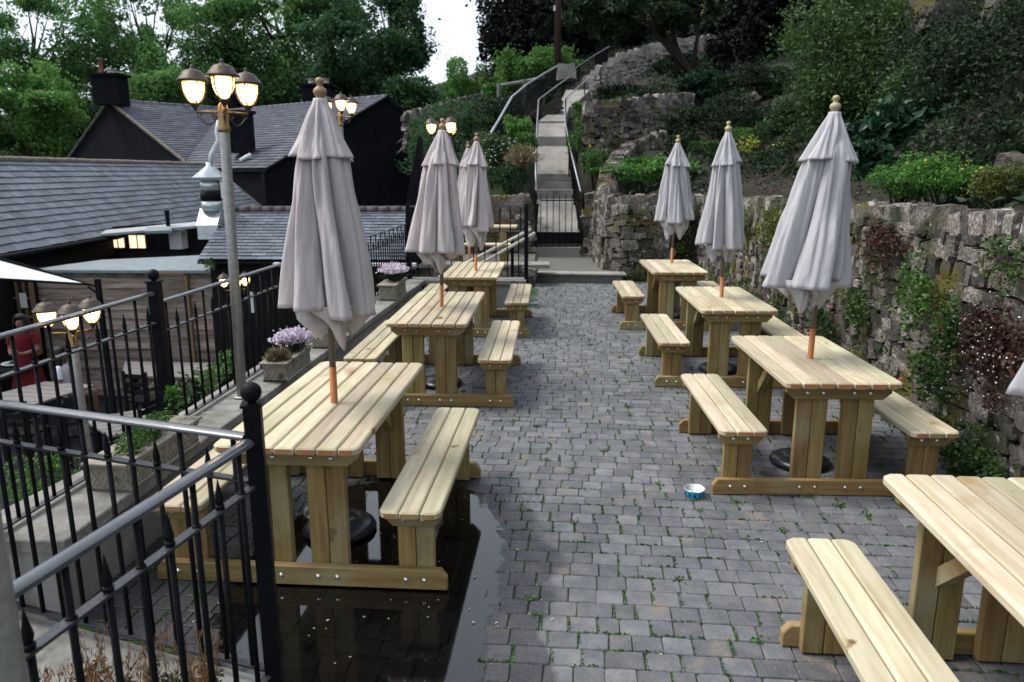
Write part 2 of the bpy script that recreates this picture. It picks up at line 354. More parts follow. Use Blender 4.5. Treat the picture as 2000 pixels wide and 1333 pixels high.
def blob(c, r, n, seed, k=14, sub=.42, shell=.55, flat=1.0):
    """points on k smaller clumps spread through an ellipsoid; returns points and a tone per clump"""
    rg = np.random.default_rng(seed); c = np.array(c, float); r = np.array(r, float)
    d = rg.normal(size=(k, 3)); d /= np.linalg.norm(d, axis=1)[:, None]
    cc = d*(rg.uniform(.25, 1, (k, 1))**.5)*(1-sub*.7)
    w_ = rg.integers(0, k, n); q = rg.normal(size=(n, 3)); q /= np.linalg.norm(q, axis=1)[:, None]
    rad = rg.uniform(shell**3, 1, (n, 1))**(1/3)
    sz = rg.uniform(.7, 1.25, k)*sub
    an = rg.uniform(.55, 1.35, (k, 3)); q = q*an[w_]; st = rg.random(n) < .14; rad[st] *= rg.uniform(1.0, 1.75, (int(st.sum()), 1))
    p = cc[w_]+q*rad*sz[w_][:, None]*np.array([1, 1, flat])
    p += .05*np.sin(p*9+seed)
    ct = rg.uniform(-.22, .22, k)
    tone = .45+ct[w_]+rg.normal(0, .2, n)
    return p*r+c, tone, cc*r+c
# ---------------------------------------------------------------- ground far and near
sheet('ground', [(-300, -60, -2.6), (300, -60, -2.6), (300, 500, -2.6), (-300, 500, -2.6)], M['hill'])['kind'] = 'structure'
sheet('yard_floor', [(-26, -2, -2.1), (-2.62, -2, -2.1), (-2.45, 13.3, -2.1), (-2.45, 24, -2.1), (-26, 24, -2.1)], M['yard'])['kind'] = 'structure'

# ---------------------------------------------------------------- paved terrace: every sett is a piece of its own
def pud(x, y):
    """depth of the shallow dip that holds the puddle"""
    n = noise.noise(Vector((x*1.7, y*1.7, 3)))*.22+noise.noise(Vector((x*5, y*5, 8)))*.06
    a = ((x+.88)/.70)**2+((y-3.55)/1.12)**2
    b = ((x+.58)/.34)**2+((y-2.75)/.7)**2
    return max(0, min(1, 1.25-min(a, b)+n))
_m = MB(); _xs = [-2.6+.1*i for i in range(60)]; _ys = [.2+.1*i for i in range(50)]+[5.2+9.3*i/4 for i in range(5)]
_m.add([(a, b, -.0075-.02*pud(a, b)) for b in _ys for a in _xs], [(j*60+i, j*60+i+1, (j+1)*60+i+1, (j+1)*60+i) for j in range(len(_ys)-1) for i in range(59)])
pav = _m.build('paving_bed', mat('joint_sand', ((.018, .017, .014), (.05, .048, .04)), scale=30, rough=.95, bump=.6, patches=[((.04, .10, .02), 2.6, .50, .06), ((.045, .11, .02), 14, .54, .04)]))
tag(pav, kind='structure')
M['sett'] = mat('sett', ((.098, .102, .114), (.135, .138, .150), (.185, .183, .187)), scale=9, rough=.82, bump=.35, bscale=70, src='attr', amt=.22, spec=.4,
                patches=[((.20, .17, .15), 4.5, .60, .08), ((.28, .28, .27), 42, .70, .03)])
def wetten(m):
    N = m.node_tree.nodes; L = m.node_tree.links; b = N['Principled BSDF']
    g = N.new('ShaderNodeNewGeometry'); nz = N.new('ShaderNodeTexNoise'); nz.inputs['Scale'].default_value = 3.2; nz.inputs['Detail'].default_value = 6
    L.new(g.outputs['Position'], nz.inputs[0])
    vals = []
    for cx, cy, rx, ry in ((-.86, 3.45, .93, 1.3), (-.50, 2.65, .55, 1.0), (-1.9, 3.4, 1.0, 1.0)):
        s = N.new('ShaderNodeVectorMath'); s.operation = 'SUBTRACT'; s.inputs[1].default_value = (cx, cy, 0); L.new(g.outputs['Position'], s.inputs[0])
        q = N.new('ShaderNodeVectorMath'); q.operation = 'MULTIPLY'; q.inputs[1].default_value = (1/rx, 1/ry, 0); L.new(s.outputs[0], q.inputs[0])
        l = N.new('ShaderNodeVectorMath'); l.operation = 'LENGTH'; L.new(q.outputs[0], l.inputs[0]); vals.append(l.outputs['Value'])
    mn = N.new('ShaderNodeMath'); mn.operation = 'MINIMUM'; L.new(vals[0], mn.inputs[0]); L.new(vals[1], mn.inputs[1])
    mn2 = N.new('ShaderNodeMath'); mn2.operation = 'MINIMUM'; L.new(mn.outputs[0], mn2.inputs[0]); L.new(vals[2], mn2.inputs[1])
    ad = N.new('ShaderNodeMath'); ad.operation = 'MULTIPLY_ADD'; ad.inputs[1].default_value = .55; L.new(nz.outputs[0], ad.inputs[0]); L.new(mn2.outputs[0], ad.inputs[2])
    mr = N.new('ShaderNodeMapRange'); mr.inputs[1].default_value = 1.22; mr.inputs[2].default_value = 1.30; mr.inputs[3].default_value = 1; mr.inputs[4].default_value = 0
    L.new(ad.outputs[0], mr.inputs[0])
    old = b.inputs['Base Color'].links[0].from_socket
    mx = N.new('ShaderNodeMix'); mx.data_type = 'RGBA'; mx.blend_type = 'MULTIPLY'; mx.inputs[7].default_value = (.36, .35, .36, 1)
    L.new(old, mx.inputs[6]); L.new(mr.outputs[0], mx.inputs[0]); L.new(mx.outputs[2], b.inputs['Base Color'])
    r2 = N.new('ShaderNodeMapRange'); r2.inputs[3].default_value = b.inputs['Roughness'].default_value; r2.inputs[4].default_value = .30
    L.new(mr.outputs[0], r2.inputs[0]); L.new(r2.outputs[0], b.inputs['Roughness'])
wetten(M['sett'])

ROT = -.05
rw, setts = R, []
y = 1.3
while y < 14.6:
    d = .118+R.uniform(-.006, .006)
    x = -2.9+R.uniform(0, .13)
    while x < 3.9:
        wd = R.choice((.10, .125, .13, .135, .145, .165))
        cx, cy = x+wd/2, y+d/2
        X = cx*math.cos(ROT)-cy*math.sin(ROT)-.15; Y = cx*math.sin(ROT)+cy*math.cos(ROT)
        lim = 3.2 if Y < 13.5 else 2.9
        if -2.25 < X < lim and 1.25 < Y < 13.62 and not (X < -.2 and Y > 11.2) and not (Y < 2.66-.27*(X+1.2)+.0 and X < -1.1):
            setts.append((X, Y, wd-.0035, d-.0035))
        x += wd
    y += d
setts.sort(key=lambda s: (s[0]**2+s[1]**2+4) if inframe((s[0], s[1], 0), .03) else 1e3+s[1])
def sett(m, X, Y, wd, d):
    hw, hd = wd/2, d/2; c = R.uniform(.004, .011); j = lambda: R.uniform(-.003, .003)
    o = [(-hw+c+j(), -hd+j()), (hw-c+j(), -hd+j()), (hw+j(), -hd+c), (hw+j(), hd-c), (hw-c, hd+j()), (-hw+c, hd+j()), (-hw+j(), hd-c), (-hw+j(), -hd+c)]
    zt = R.uniform(-.0012, .0012); tx, ty = R.uniform(-.009, .009), R.uniform(-.009, .009)
    V = []; ca, sa = math.cos(ROT), math.sin(ROT)
    for k, (ins, dz) in enumerate(((0, -.035), (0, -.0045), (.0038, 0))):
        for a, b in o:
            a2 = a-math.copysign(ins, a); b2 = b-math.copysign(ins, b)
            gx, gy = X+a2*ca-b2*sa, Y+a2*sa+b2*ca
            V.append((gx, gy, zt+dz+a2*tx+b2*ty-.013*pud(gx, gy)))
    Fs = [(r*8+i, r*8+(i+1) % 8, r*8+8+(i+1) % 8, r*8+8+i) for r in range(2) for i in range(8)]+[tuple(range(16, 24))]
    m.add(V, Fs, R.random())
for s in setts[:300]:
    m = MB(); sett(m, *s); m.build('sett', M['sett'], pav)
m = MB()
for s in setts[300:]: sett(m, *s)
m.build('sett_paving', M['sett'], pav)['kind'] = 'stuff'

# puddle: a sheet of water lying in the dip
pts = []
for k in range(72):
    th = 2*PI*k/72; r = .1
    while r < 2.2 and pud(-.75+math.cos(th)*r, 3.3+math.sin(th)*r) > .22: r += .015
    pts.append((-.75+math.cos(th)*r, 3.3+math.sin(th)*r, -.0035))
m = MB(); cc_ = Vector((-.75, 3.3, -.0035)); V = [tuple(cc_)]
for fr in (.55, .8, .92, 1.06): V += [tuple(cc_.lerp(Vector(p), fr)) for p in pts]
m.add(V, [(0, i+1, (i+1) % 72+1) for i in range(72)]+[(r*72+i+1, (r+1)*72+i+1, (r+1)*72+(i+1) % 72+1, r*72+(i+1) % 72+1) for r in range(3) for i in range(72)])
m.t = [1.0]*(1+72)+[.8]*72+[.45]*72+[0.0]*72
tag(m.build('puddle', M['water']), kind='structure')

# tufts of moss and weed in the joints; pale bits of blossom
rg = np.random.default_rng(3)
P = []; T = []
for s in rg.choice(len(setts), 3800, replace=False):
    X, Y, wd, d = setts[s]
    if pud(X, Y) > .1 or Y < 2: continue
    if rg.random() > .42+.50*(noise.noise(Vector((X*1.3, Y*1.3, 0))) > -.02): continue
    e = rg.choice([-1, 1]); horiz = rg.random() < .5
    big = rg.random() < .10
    nb = int(rg.integers(5, 16))*(2 if big else 1)
    for _ in range(nb):
        sp = .018 if big else .009
        px_ = X+(rg.uniform(-wd/2, wd/2) if horiz else e*wd/2+.004); py_ = Y+(e*d/2+.004 if horiz else rg.uniform(-d/2, d/2))
        if big: px_, py_ = X+e*wd/2+rg.normal(0, sp), Y+d/2+rg.normal(0, sp)
        P.append((px_, py_, .000+rg.uniform(0, .012 if big else .004))); T.append(rg.uniform(.1, .8))
me = leafmesh('joint_weeds', P, .019, .5, 0, 5, np.array(T))
tag(link('joint_weeds', me, None, LF['herb']), kind='stuff', label='small green weeds and moss sprouting along the joints of the setts')
P = [(rg.uniform(-1.6, 0), rg.uniform(2.5, 4.4), .0015) for _ in range(85)]+[(rg.uniform(-1.8, 2.6), rg.uniform(2.3, 9), .003) for _ in range(130)]
me = leafmesh('blossom_litter', P, .014, .6, 6, 9, None, .75)
tag(link('blossom_litter', me, None, LF['petal']), kind='stuff', label='scattered pale fallen petals and crumbs on the wet and dry setts')

# ---------------------------------------------------------------- rubble stones
def stonemesh(seed):
    rr = random.Random(seed); V = []; idx = {}; Fs = []
    g = (-1, 0, 1)
    def vid(p):
        if p not in idx:
            idx[p] = len(V); q = Vector(p); l = max(abs(q.x), abs(q.y), abs(q.z))
            s = q.normalized()*1.0; q = q.lerp(s*1.2, .16)
            q += noise.noise_vector(Vector(p)*.9+Vector((seed*3.1, 0, 0)))*.36; q.y = max(-.92, min(.92, q.y))
            V.append(q)
        return idx[p]
    for ax in range(3):
        for sgn in (-1, 1):
            for a in (-1, 0):
                for b in (-1, 0):
                    c = []
                    for da, db in ((0, 0), (1, 0), (1, 1), (0, 1)):
                        p = [0, 0, 0]; p[ax] = sgn; p[(ax+1) % 3] = a+da; p[(ax+2) % 3] = b+db; c.append(vid(tuple(p)))
                    Fs.append(tuple(c) if sgn > 0 else tuple(c[::-1]))
    m = MB(); m.add(V, Fs); me = m.mesh('stone', False); me.materials.append(M['stone'])
    return me, V, Fs
STV = [stonemesh(i) for i in range(24)]
def rubble(parent, path, z0, z1, avg=(.2, .14), cap=None, facing=1, limit=300, depth=.16, seed=1, skip=None, prefix='stone', flat=False, tight=1.12, smat=None):
    """irregular stones on a wall face along path [(x,y)...]; z0,z1 callables of the distance along it; facing: +1 = left of the path direction"""
    rr = random.Random(seed); segs = []; L = 0
    for a, b in zip(path[:-1], path[1:]):
        a, b = Vector(a), Vector(b); segs.append((L, a, b, (b-a).length)); L += (b-a).length
    def pos(s):
        for l0, a, b, ln in segs:
            if s <= l0+ln or (l0, a, b, ln) == segs[-1]:
                d = (b-a).normalized(); return a+d*(s-l0), d
    out_ = []
    def place(s, z, wd, h, tilt=0, ex=0):
        p, d = pos(s); n_ = Vector((-d.y, d.x))*facing
        if skip and skip(s, z): return
        pr = rr.uniform(-.018, .018)+ex
        ang = math.atan2(d.y, d.x)
        Mx = (Matrix.Translation((p.x+n_.x*pr, p.y+n_.y*pr, z)) @ Matrix.Rotation(ang, 4, 'Z') @ Euler((rr.uniform(-.07, .07), tilt+rr.uniform(-.30, .30), rr.uniform(-.08, .08))).to_matrix().to_4x4()
              @ Matrix.Diagonal((wd/2*tight, depth/2*rr.uniform(.8, 1.2), h/2*tight, 1)))
        out_.append((Mx, rr.randrange(24)))
    zz = min(z0(s*L/20) for s in range(21)); top = max(z1(s*L/20) for s in range(21))
    while zz < top:
        h = avg[1]*rr.uniform(.65, 1.4); s = rr.uniform(-.1, 0)
        while s < L:
            wd = avg[0]*rr.choice((.45, .6, .75, .9, 1.05, 1.25, 1.5))*rr.uniform(.85, 1.15); hh = h*rr.uniform(.8, 1.2); sm = min(max(s+wd/2, 0), L)
            ch = cap[1]*.6 if cap else 0
            if z0(sm)-.05 < zz+h/2 < z1(sm)-ch:
                if wd > avg[0]*1.0 and h > avg[1]*1.0 and rr.random() < .35:
                    place(sm, zz+h*.26, wd, h*.55); place(sm, zz+h*.8, wd*rr.uniform(.6, 1), h*.5)
                else: place(sm, zz+h/2+rr.uniform(-.02, .02), wd, hh)
            s += wd
        zz += h*.96
    if cap:
        s = 0
        while s < L:
            wd = cap[0]*rr.uniform(.6, 1.5); sm = min(s+wd/2, L)
            place(sm, z1(sm)-cap[1]*.35, wd*1.05, cap[1]*rr.uniform(.85, 1.25), cap[2]+rr.uniform(-.15, .15), -.03); s += wd
    out_.sort(key=lambda q: (q[0].translation-Vector((0, 0, H))).length if inframe(q[0].translation, .03) else 1e3)
    for Mx, k in out_[:limit]:
        o = bpy.data.objects.new(prefix, STV[k][0]); COL.objects.link(o); o.parent = parent; o.matrix_basis = Mx
        if smat: o.material_slots[0].link = 'OBJECT'; o.material_slots[0].material = smat
    if len(out_) > limit:
        m = MB()
        for Mx, k in out_[limit:]: m.add([Mx @ v for v in STV[k][1]], STV[k][2], rr.random())
        m.build('rubble', M['stonea'] if not smat else smat, parent, False)['kind'] = 'stuff'

M['wallsoil'] = mat('earthy_mortar', ((.02, .017, .013), (.06, .05, .038)), scale=12, rough=.95, bump=1, bscale=30, patches=[((.05, .06, .015), 3, .55, .1)])
def lerp(a, b, t): return a+(b-a)*max(0, min(1, t))
# right retaining wall: from the near right corner back to the niche, then across to the gate corner
WP = [(2.92, 2.2), (2.90, 5.0), (2.93, 8), (2.97, 11), (2.85, 13.9)]
wt = lambda s: lerp(1.74, 1.52, s/11.5)
rwall = empty('stone_retaining_wall', (2.9, 7, 0), 0, 'long mossy dry stone wall with leaning coping stones along the right side of the terrace', 'wall')
rwall.location = (0, 0, 0)
m = MB()
for a, b in zip(WP[:-1], WP[1:]):
    a3, b3 = Vector((*a, 0)), Vector((*b, 0)); n_ = Vector((.5, 0, 0)); i_ = Vector((.05, 0, 0))
    za, zb = 1.66, 1.48; a3, b3 = a3-Vector((.06, 0, 0)), b3-Vector((.06, 0, 0))
    m.add([a3+i_, b3+i_, b3+i_+Vector((.05, 0, 1.45)), a3+i_+Vector((.05, 0, 1.5)), a3+n_, b3+n_, b3+n_+Vector((0, 0, 1.45)), a3+n_+Vector((0, 0, 1.5))], [(0, 1, 2, 3), (3, 2, 6, 7), (4, 7, 6, 5), (0, 3, 7, 4), (1, 5, 6, 2)])
m.build('wall_core', M['wallsoil'], rwall)
rubble(rwall, WP, lambda s: 0, wt, (.145, .12), (.135, .20, .34), 1, 300, .20, 6, tight=.99)

fwall = empty('stone_wall', (0, 0, 0), 0, 'stone wall with a dark niche behind the farthest right table', 'wall')
FP = [(2.85, 13.95), (1.45, 14.05), (1.18, 14.3), (1.08, 15), (1.06, 16.6)]
nich = lambda s, z: .05 < s < .55 and .15 < z < 1.12
rubble(fwall, FP, lambda s: 0, lambda s: 1.50, (.20, .14), (.17, .24, .1), 1, 300, .22, 9, nich, tight=1.0)
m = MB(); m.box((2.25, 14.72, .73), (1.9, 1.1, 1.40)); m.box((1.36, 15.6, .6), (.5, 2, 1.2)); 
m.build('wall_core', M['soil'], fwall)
# niche: recess lined dark, with a sill and lintel
m = MB(); m.box((2.52, 14.1, 1.16), (.66, .3, .10)); m.build('lintel', M['stone'], fwall)
m = MB(); m.box((2.52, 14.05, .13), (.62, .35, .09)); m.build('sill', M['stone'], fwall)

# ---------------------------------------------------------------- low wall with coping at the left edge
def lwx(y): return -2.10+(y-3.2)*.036
lw = empty('low_wall', (0, 0, 0), 0, 'low rendered wall with flat concrete coping along the left edge of the terrace', 'wall')
m = MB()
ya, yb = 2.95, 11.35
m.add([(lwx(ya)-.06, ya, -.1), (lwx(yb)-.04, yb, -.1), (lwx(yb)-.04, yb, .335), (lwx(ya)-.06, ya, .335), (lwx(ya)-.45, ya, -2.2), (lwx(yb)-.36, yb, -2.2), (lwx(yb)-.36, yb, .335), (lwx(ya)-.45, ya, .335)],
      [(0, 1, 2, 3), (7, 6, 5, 4), (3, 2, 6, 7), (0, 3, 7, 4), (1, 5, 6, 2)])
m.build('wall_face', M['render'], lw)
y0 = 2.93; k = 0
while y0 < 11.3:
    y1 = min(y0+R.uniform(.85, 1.0), 11.38)
    m = MB(); a, b = lwx(y0), lwx(y1); g_ = .004
    m.prism([(a, y0+g_), (b, y1-g_), (b-.42, y1-g_), (a-.42-.12*max(0, 4-y0), y0+g_)], .337+R.uniform(-.002, .002), .40+R.uniform(-.003, .003), .006)
    m.build('coping_slab', M['concrete'], lw); y0 = y1
rw_ = empty('return_wall', (0, 0, 0), 0, 'low coped wall returning across below the far end railing', 'wall')
m = MB(); m.box((-1.08, 11.2, .12), (1.5, .28, .43)); m.build('wall_face', M['render'], rw_)
m = MB(); m.box((-1.08, 11.2, .37), (1.54, .36, .06)); m.build('coping_slab', M['concrete'], rw_)

# slabs at the near left corner
tag(sheet('corner_slab', [(-2.75, 3.1, .012), (-2.22, 2.93, .012), (-1.58, 2.72, .012), (-1.1, 2.58, .012), (-.9, 1.2, .012), (-3, 1.2, .012)], M['concrete'], None, (0, 0, -.16)), kind='structure')

# platform in front of the gate, risers and threshold
m = MB(); m.prism([(-.25, 13.62), (1.35, 13.50), (1.5, 14.4), (1.2, 16.7), (-.4, 16.7)], -.05, .145, .012)
tag(m.build('gate_platform', M['gravel']), kind='structure')
m = MB(); m.prism([(-.27, 13.58), (.45, 13.53), (.45, 13.84), (-.27, 13.88)], .14, .18, .01)
m.prism([(.455, 13.53), (1.42, 13.46), (1.42, 13.80), (.455, 13.84)], .14, .18, .01)
tag(m.build('platform_edge', M['path']), kind='structure')
m = MB(); m.box((.27, 16.75, .22), (1.4, .25, .22)); tag(m.build('gate_step', M['path']), kind='structure')

# ---------------------------------------------------------------- stepped path up the hill
def quadpath(name, a, ya, b, yb, th=.35, extra=0):
    """a = (left px, right px, row) at the near edge, b at the far edge"""
    P0, P1 = at(a[0], a[2], ya), at(a[1], a[2], ya); P3, P2 = at(b[0], b[2], yb), at(b[1], b[2], yb)
    o = sheet(name, [P0, P1, P2, P3], M['path'], None, (0, 0, -th)); return tag(o, kind='structure')
quadpath('path_ramp', (1047, 1133, 466), 17.0, (1054, 1121, 389), 19.4)
def riser(l, r, yt, y_, h, d=.35):
    P0, P1 = at(l, yt, y_), at(r, yt, y_)
    m = MB(); c = (P0+P1)/2; m.box((c.x, c.y+d/2, P0.z-h/2), ((P1-P0).length, d, h)); tag(m.build('path_step', M['path']), kind='structure')
riser(1048, 1119, 371, 19.5, .34); riser(1048, 1117, 357, 20.0, .3); riser(1049, 1116, 346, 20.5, .3)
quadpath('path_slab', (1049, 1114, 340), 20.7, (1050, 1108, 286), 22.2)
riser(1049, 1106, 268, 22.3, .42)
quadpath('path_slab', (1050, 1105, 267), 22.5, (1052, 1103, 241), 24.0)
riser(1051, 1104, 238, 24.1, .25)
quadpath('path_slab', (1052, 1103, 237), 24.3, (1092, 1112, 207), 26.0)
quadpath('path_slab', (1090, 1118, 209), 25.9, (1106, 1152, 176), 28.0)
# ---------------------------------------------------------------- picnic tables
Lt, Wt = 1.50, .70
def rect(x0, x1, y0, y1, c=.004, corners=()):
    """outline with small chamfers; corners named 'sw','se','ne','nw' get a larger round"""
    P = []
    for nm, cx, cy, a0 in (('sw', x0, y0, 180), ('se', x1, y0, 270), ('ne', x1, y1, 0), ('nw', x0, y1, 90)):
        r = .045 if nm in corners else c; n = 4 if nm in corners else 1
        sx = 1 if cx == x0 else -1; sy = 1 if cy == y0 else -1
        for k in range(n+1):
            th = math.radians(a0+90*k/n); P.append((cx+sx*r+r*math.cos(th), cy+sy*r+r*math.sin(th)))
    return P
def cut_beam(l, h, c, cb=False):
    # beam seen from the end of the table: lower (or upper) corners cut at an angle
    s = -1 if not cb else 1
    return [(-l, -s*h/2), (-l, s*h/2*-.0), (-l+c, s*h/2), (l-c, s*h/2), (l, 0), (l, -s*h/2)] if True else None
def ccw(P):
    a = sum(P[i][0]*P[(i+1) % len(P)][1]-P[(i+1) % len(P)][0]*P[i][1] for i in range(len(P))); return P if a > 0 else P[::-1]
def make_table():
    t = empty('picnic_table', (0, 0, 0), 0, 'x', 'picnic table', 'picnic tables on the terrace')
    pw = Wt/7
    for k in range(7):
        x0 = -Wt/2+k*pw+.0035; cs = ('sw', 'nw') if k == 0 else (('se', 'ne') if k == 6 else ())
        e = R.uniform(-.003, .003)
        MB().prism(rect(x0, x0+pw-.007, -Lt/2+e, Lt/2+e, .006, cs), .712, .75+R.uniform(-.001, .001), .007).build('plank', M['top'], t)
    for s in (-1, 1):
        bw = .297/3
        for k in range(3):
            x0 = s*.57-.1485+k*bw+.003; cs = ('sw', 'nw') if k == 0 else (('se', 'ne') if k == 2 else ())
            MB().prism(rect(x0, x0+bw-.006, -Lt/2+.0, Lt/2, .006, cs), .410, .447, .007).build('seat_plank', M['top'], t)
    bolt = MB(); bolt.lathe([(.013, 0), (.013, .002), (.009, .006), (.0, .009)], 8)
    bm = bolt.mesh('bolt', True); bm.materials.append(M['bolt'])
    def boltat(x, y, z, e):
        o = bpy.data.objects.new('bolt', bm); COL.objects.link(o); o.parent = t
        o.location = (x, y, z); o.rotation_euler = (PI/2*(1 if e < 0 else -1), 0, 0)
    for e in (-1, 1):
        yl = e*(Lt/2-.13)                       # outer face of the legs
        yo = yl+e*.045                          # beams bolted to the outer face
        a, b = sorted((yl+e*.001, yo))
        MB().prism(ccw(cut_beam(.315, .085, .05)), a, b, .004, 'xzy', (0, 0, .6685)).build('apron', M['wx'], t)
        MB().prism(ccw([(-.725, -.05), (-.725, .012), (-.695, .05), (.695, .05), (.725, .012), (.725, -.05)]), a, b, .004, 'xzy', (0, 0, .0535)).build('runner', M['wx'], t)
        ia, ib = sorted((yl-e*.046, yl-e*.001))
        for lx in (-.14, .14):
            for dx in (-.0475, .0475):
                MB().prism(rect(lx+dx-.0455, lx+dx+.0455, 0, 1, .004), 0, 1, 0).v and None
                MB().prism(rect(lx+dx-.0455, lx+dx+.0455, ia, ib, .004), .01, .711, .003).build('leg', M['wz'], t)
                boltat(lx+dx, yo, .668, e); boltat(lx+dx, yo, .055, e)
            # brace running inwards from the leg to the underside of the top
            y0, y1 = yl-e*.05, yl-e*.36
            m = MB(); p = [(y0, .34), (y0, .43), (y1+e*.0, .705), (y1-e*.09, .705)]
            m.prism(ccw(p), lx-.022, lx+.022, .003, 'yzx'); m.build('brace', M['wy'], t)
        MB().prism(rect(-.05, .05, *sorted((yl-e*.30, yl-e*.42)), .004), .67, .711, .003, off=(0, 0, 0)).build('batten', M['wx'], t) if False else None
        for s in (-1, 1):
            MB().prism(ccw(cut_beam(.135, .075, .035)), a, b, .004, 'xzy', (s*.57, 0, .371)).build('seat_apron', M['wx'], t)
            for dx in (-.045, .045):
                MB().prism(rect(s*.57+dx-.043, s*.57+dx+.043, ia, ib, .004), .01, .409, .003).build('seat_leg', M['wz'], t)
                boltat(s*.57+dx, yo, .371, e); boltat(s*.57+dx, yo, .055, e)
    return t
proto = make_table(); index_children()
TAB = [(-1.174, 3.987, -.030, 1.06, 'pale timber picnic table standing in the puddle, nearest on the left'),
       (-.997, 6.923, -.008, 1.13, 'pale timber picnic table in the middle of the left row'),
       (-.929, 9.64, -.005, 1.02, 'pale timber picnic table by the far railing, last of the left row'),
       (1.712, 2.235, -.036, 1.01, 'pale timber picnic table cut off by the right edge, nearest of all'),
       (1.761, 5.037, .014, .885, 'pale timber picnic table behind the blue dog bowl'),
       (1.742, 7.483, .002, .96, 'pale timber picnic table third along the stone wall'),
       (1.655, 10.081, .007, .91, 'pale timber picnic table beside the wall niche, last of the right row')]
for i, (x, y, a, sy, lb) in enumerate(TAB):
    o = proto if i == 0 else copy_tree(proto)
    o.location = (x, y, 0); o.rotation_euler = (0, 0, a); o.scale = (1, sy, 1); o['label'] = lb

# ---------------------------------------------------------------- closed parasols
def smooth(t): t = max(0, min(1, t)); return t*t*(3-2*t)
def canopy(seed, prof, zs, folds, hem, ph, amp0, amp1, squash=1.0):
    """hanging cloth: broad lobes that meet in deep sharp creases; prof is the radius against height (0 top .. 1 hem)"""
    rr = random.Random(seed); nu = 240; nz = len(zs); V = []
    edges = sorted(2*PI*(k+rr.uniform(-.30, .30))/folds for k in range(folds))
    dep = [rr.uniform(.55, 1.2) for _ in range(folds)]; skew = [rr.uniform(.25, .75) for _ in range(folds)]
    drift = [rr.uniform(-.16, .16) for _ in range(folds)]; big = [rr.uniform(.90, 1.12) for _ in range(folds)]
    for i, z in enumerate(zs):
        t = i/(nz-1); r0 = prof(t); ed = [edges[q]+drift[q]*t+ph*t for q in range(folds)]
        for k in range(nu):
            th = 2*PI*k/nu; j = max(range(folds), key=lambda q: -((th-ed[q]) % (2*PI)))
            a = ed[j]; span = (ed[(j+1) % folds]-a) % (2*PI); u = ((th-a) % (2*PI))/max(span, 1e-3); c = skew[j]
            f = math.sin(PI/2*min(1, u/c))**.75 if u < c else math.cos(PI/2*(u-c)/(1-c))**.6
            u2 = (u*2.3+rr.random()*0+seed*.37+j*.7) % 1.0
            am = (amp0+(amp1-amp0)*smooth(t*1.3))*dep[j]
            cr = noise.noise(Vector((math.cos(th)*1.6, math.sin(th)*1.6, z*2.6+seed)))*.09+noise.noise(Vector((math.cos(th)*5+z*2, math.sin(th)*5, z*4+seed)))*.05
            lob = 1+(big[j]-1)*smooth(t)*math.sin(u*PI)
            r = r0*(1-am*(1-f))*lob*(1+cr)+(.010*math.sin(u*PI*(3+j%2)+j)+.045*r0*noise.noise(Vector((math.cos(th)*7, math.sin(th)*7, z*1.3+j)))*2)*smooth(t*3)
            V.append((math.cos(th)*r, math.sin(th)*r*squash, z+hem(th, j, u)*smooth((t-.5)/.5)))
    Fs = [(i*nu+k, i*nu+(k+1) % nu, (i+1)*nu+(k+1) % nu, (i+1)*nu+k) for i in range(nz-1) for k in range(nu)]
    return V, Fs
def parasol(x, y, seed, leanx, leany, cm, fin, label, w=1.0, z_hem=1.29, flip=1, bell=(0, 0), z_tail=None):
    t = empty('parasol', (x, y, 0), 0, label, 'parasol', 'closed canvas parasols standing through the tables')
    t.rotation_euler = Euler((leany, leanx, 0))
    zt = 2.30; lin = lambda a, b, n: [a+(b-a)*k/(n-1) for k in range(n)]; rr = random.Random(seed)
    z_tail = z_tail or z_hem-.17
    bx, by = bell
    def shear(V, k=1.0): return [(v[0]+bx*k*max(0, zt-v[2])**1.3, v[1]+by*k*(zt-v[2]), v[2]) for v in V]
    pf = lambda u: w*(.030+.068*smooth(u*4.5)+.160*u**1.05)
    hr_ = [rr.uniform(-.045, .03) for _ in range(12)]
    V, Fs = canopy(seed, pf, lin(zt-.02, z_hem, 40), 7, lambda th, j, u: hr_[j]-.006*math.sin(u*PI), .45*flip, .34, .66)
    m = MB(); m.add(shear(V), Fs); o = m.build('canopy', M[cm], t, True); o.modifiers.new('thick', 'SOLIDIFY').thickness = .004
    pf2 = lambda u: w*(.195-.05*u-.10*max(0, u-.45)**1.5*1.6)
    h2 = [rr.uniform(-.06, .06) for _ in range(12)]
    V, Fs = canopy(seed+50, pf2, lin(z_hem+.012, z_tail, 18), 5, lambda th, j, u: h2[j]+.05*math.cos(u*PI*2), 1.1, .40, .80)
    m = MB(); m.add(shear(V, .9), Fs); m.build('canopy_lining', M[cm], t, True).modifiers.new('thick', 'SOLIDIFY').thickness = .004
    pf3 = lambda u: w*(.030+.140*u**1.2)
    h3 = [rr.uniform(-.02, .02) for _ in range(12)]
    V, Fs = canopy(seed+90, pf3, lin(zt+.035, zt-.255, 22), 5, lambda th, j, u: h3[j]-.008*math.sin(u*PI), .15*flip, .06, .62)
    m = MB(); m.add(shear(V, .5), Fs); m.build('wind_cap', M[cm], t, True).modifiers.new('thick', 'SOLIDIFY').thickness = .004
    MB().lathe([(.030, .03), (.030, .042), (.022, .048), (.018, .058), (.030, .074), (.034, .088), (.029, .102), (.015, .112), (.013, .120), (.020, .130), (.022, .140), (.016, .152), (0, .158)], 20, (0, 0, zt-.02)).build('finial', M[fin], t, True)
    MB().lathe([(.019, .02), (.019, .955)], 16).build('pole', M['orangepole'], t, True)
    MB().lathe([(.0175, .955), (.0175, 2.28)], 16).build('upper_pole', M['greypole'], t, True)
    MB().lathe([(.195, .004), (.205, .015), (.195, .035), (.17, .052), (.11, .07), (.045, .08), (.04, .16), (.024, .165)], 36).build('parasol_base', M['plastic'], t, True)
    return t
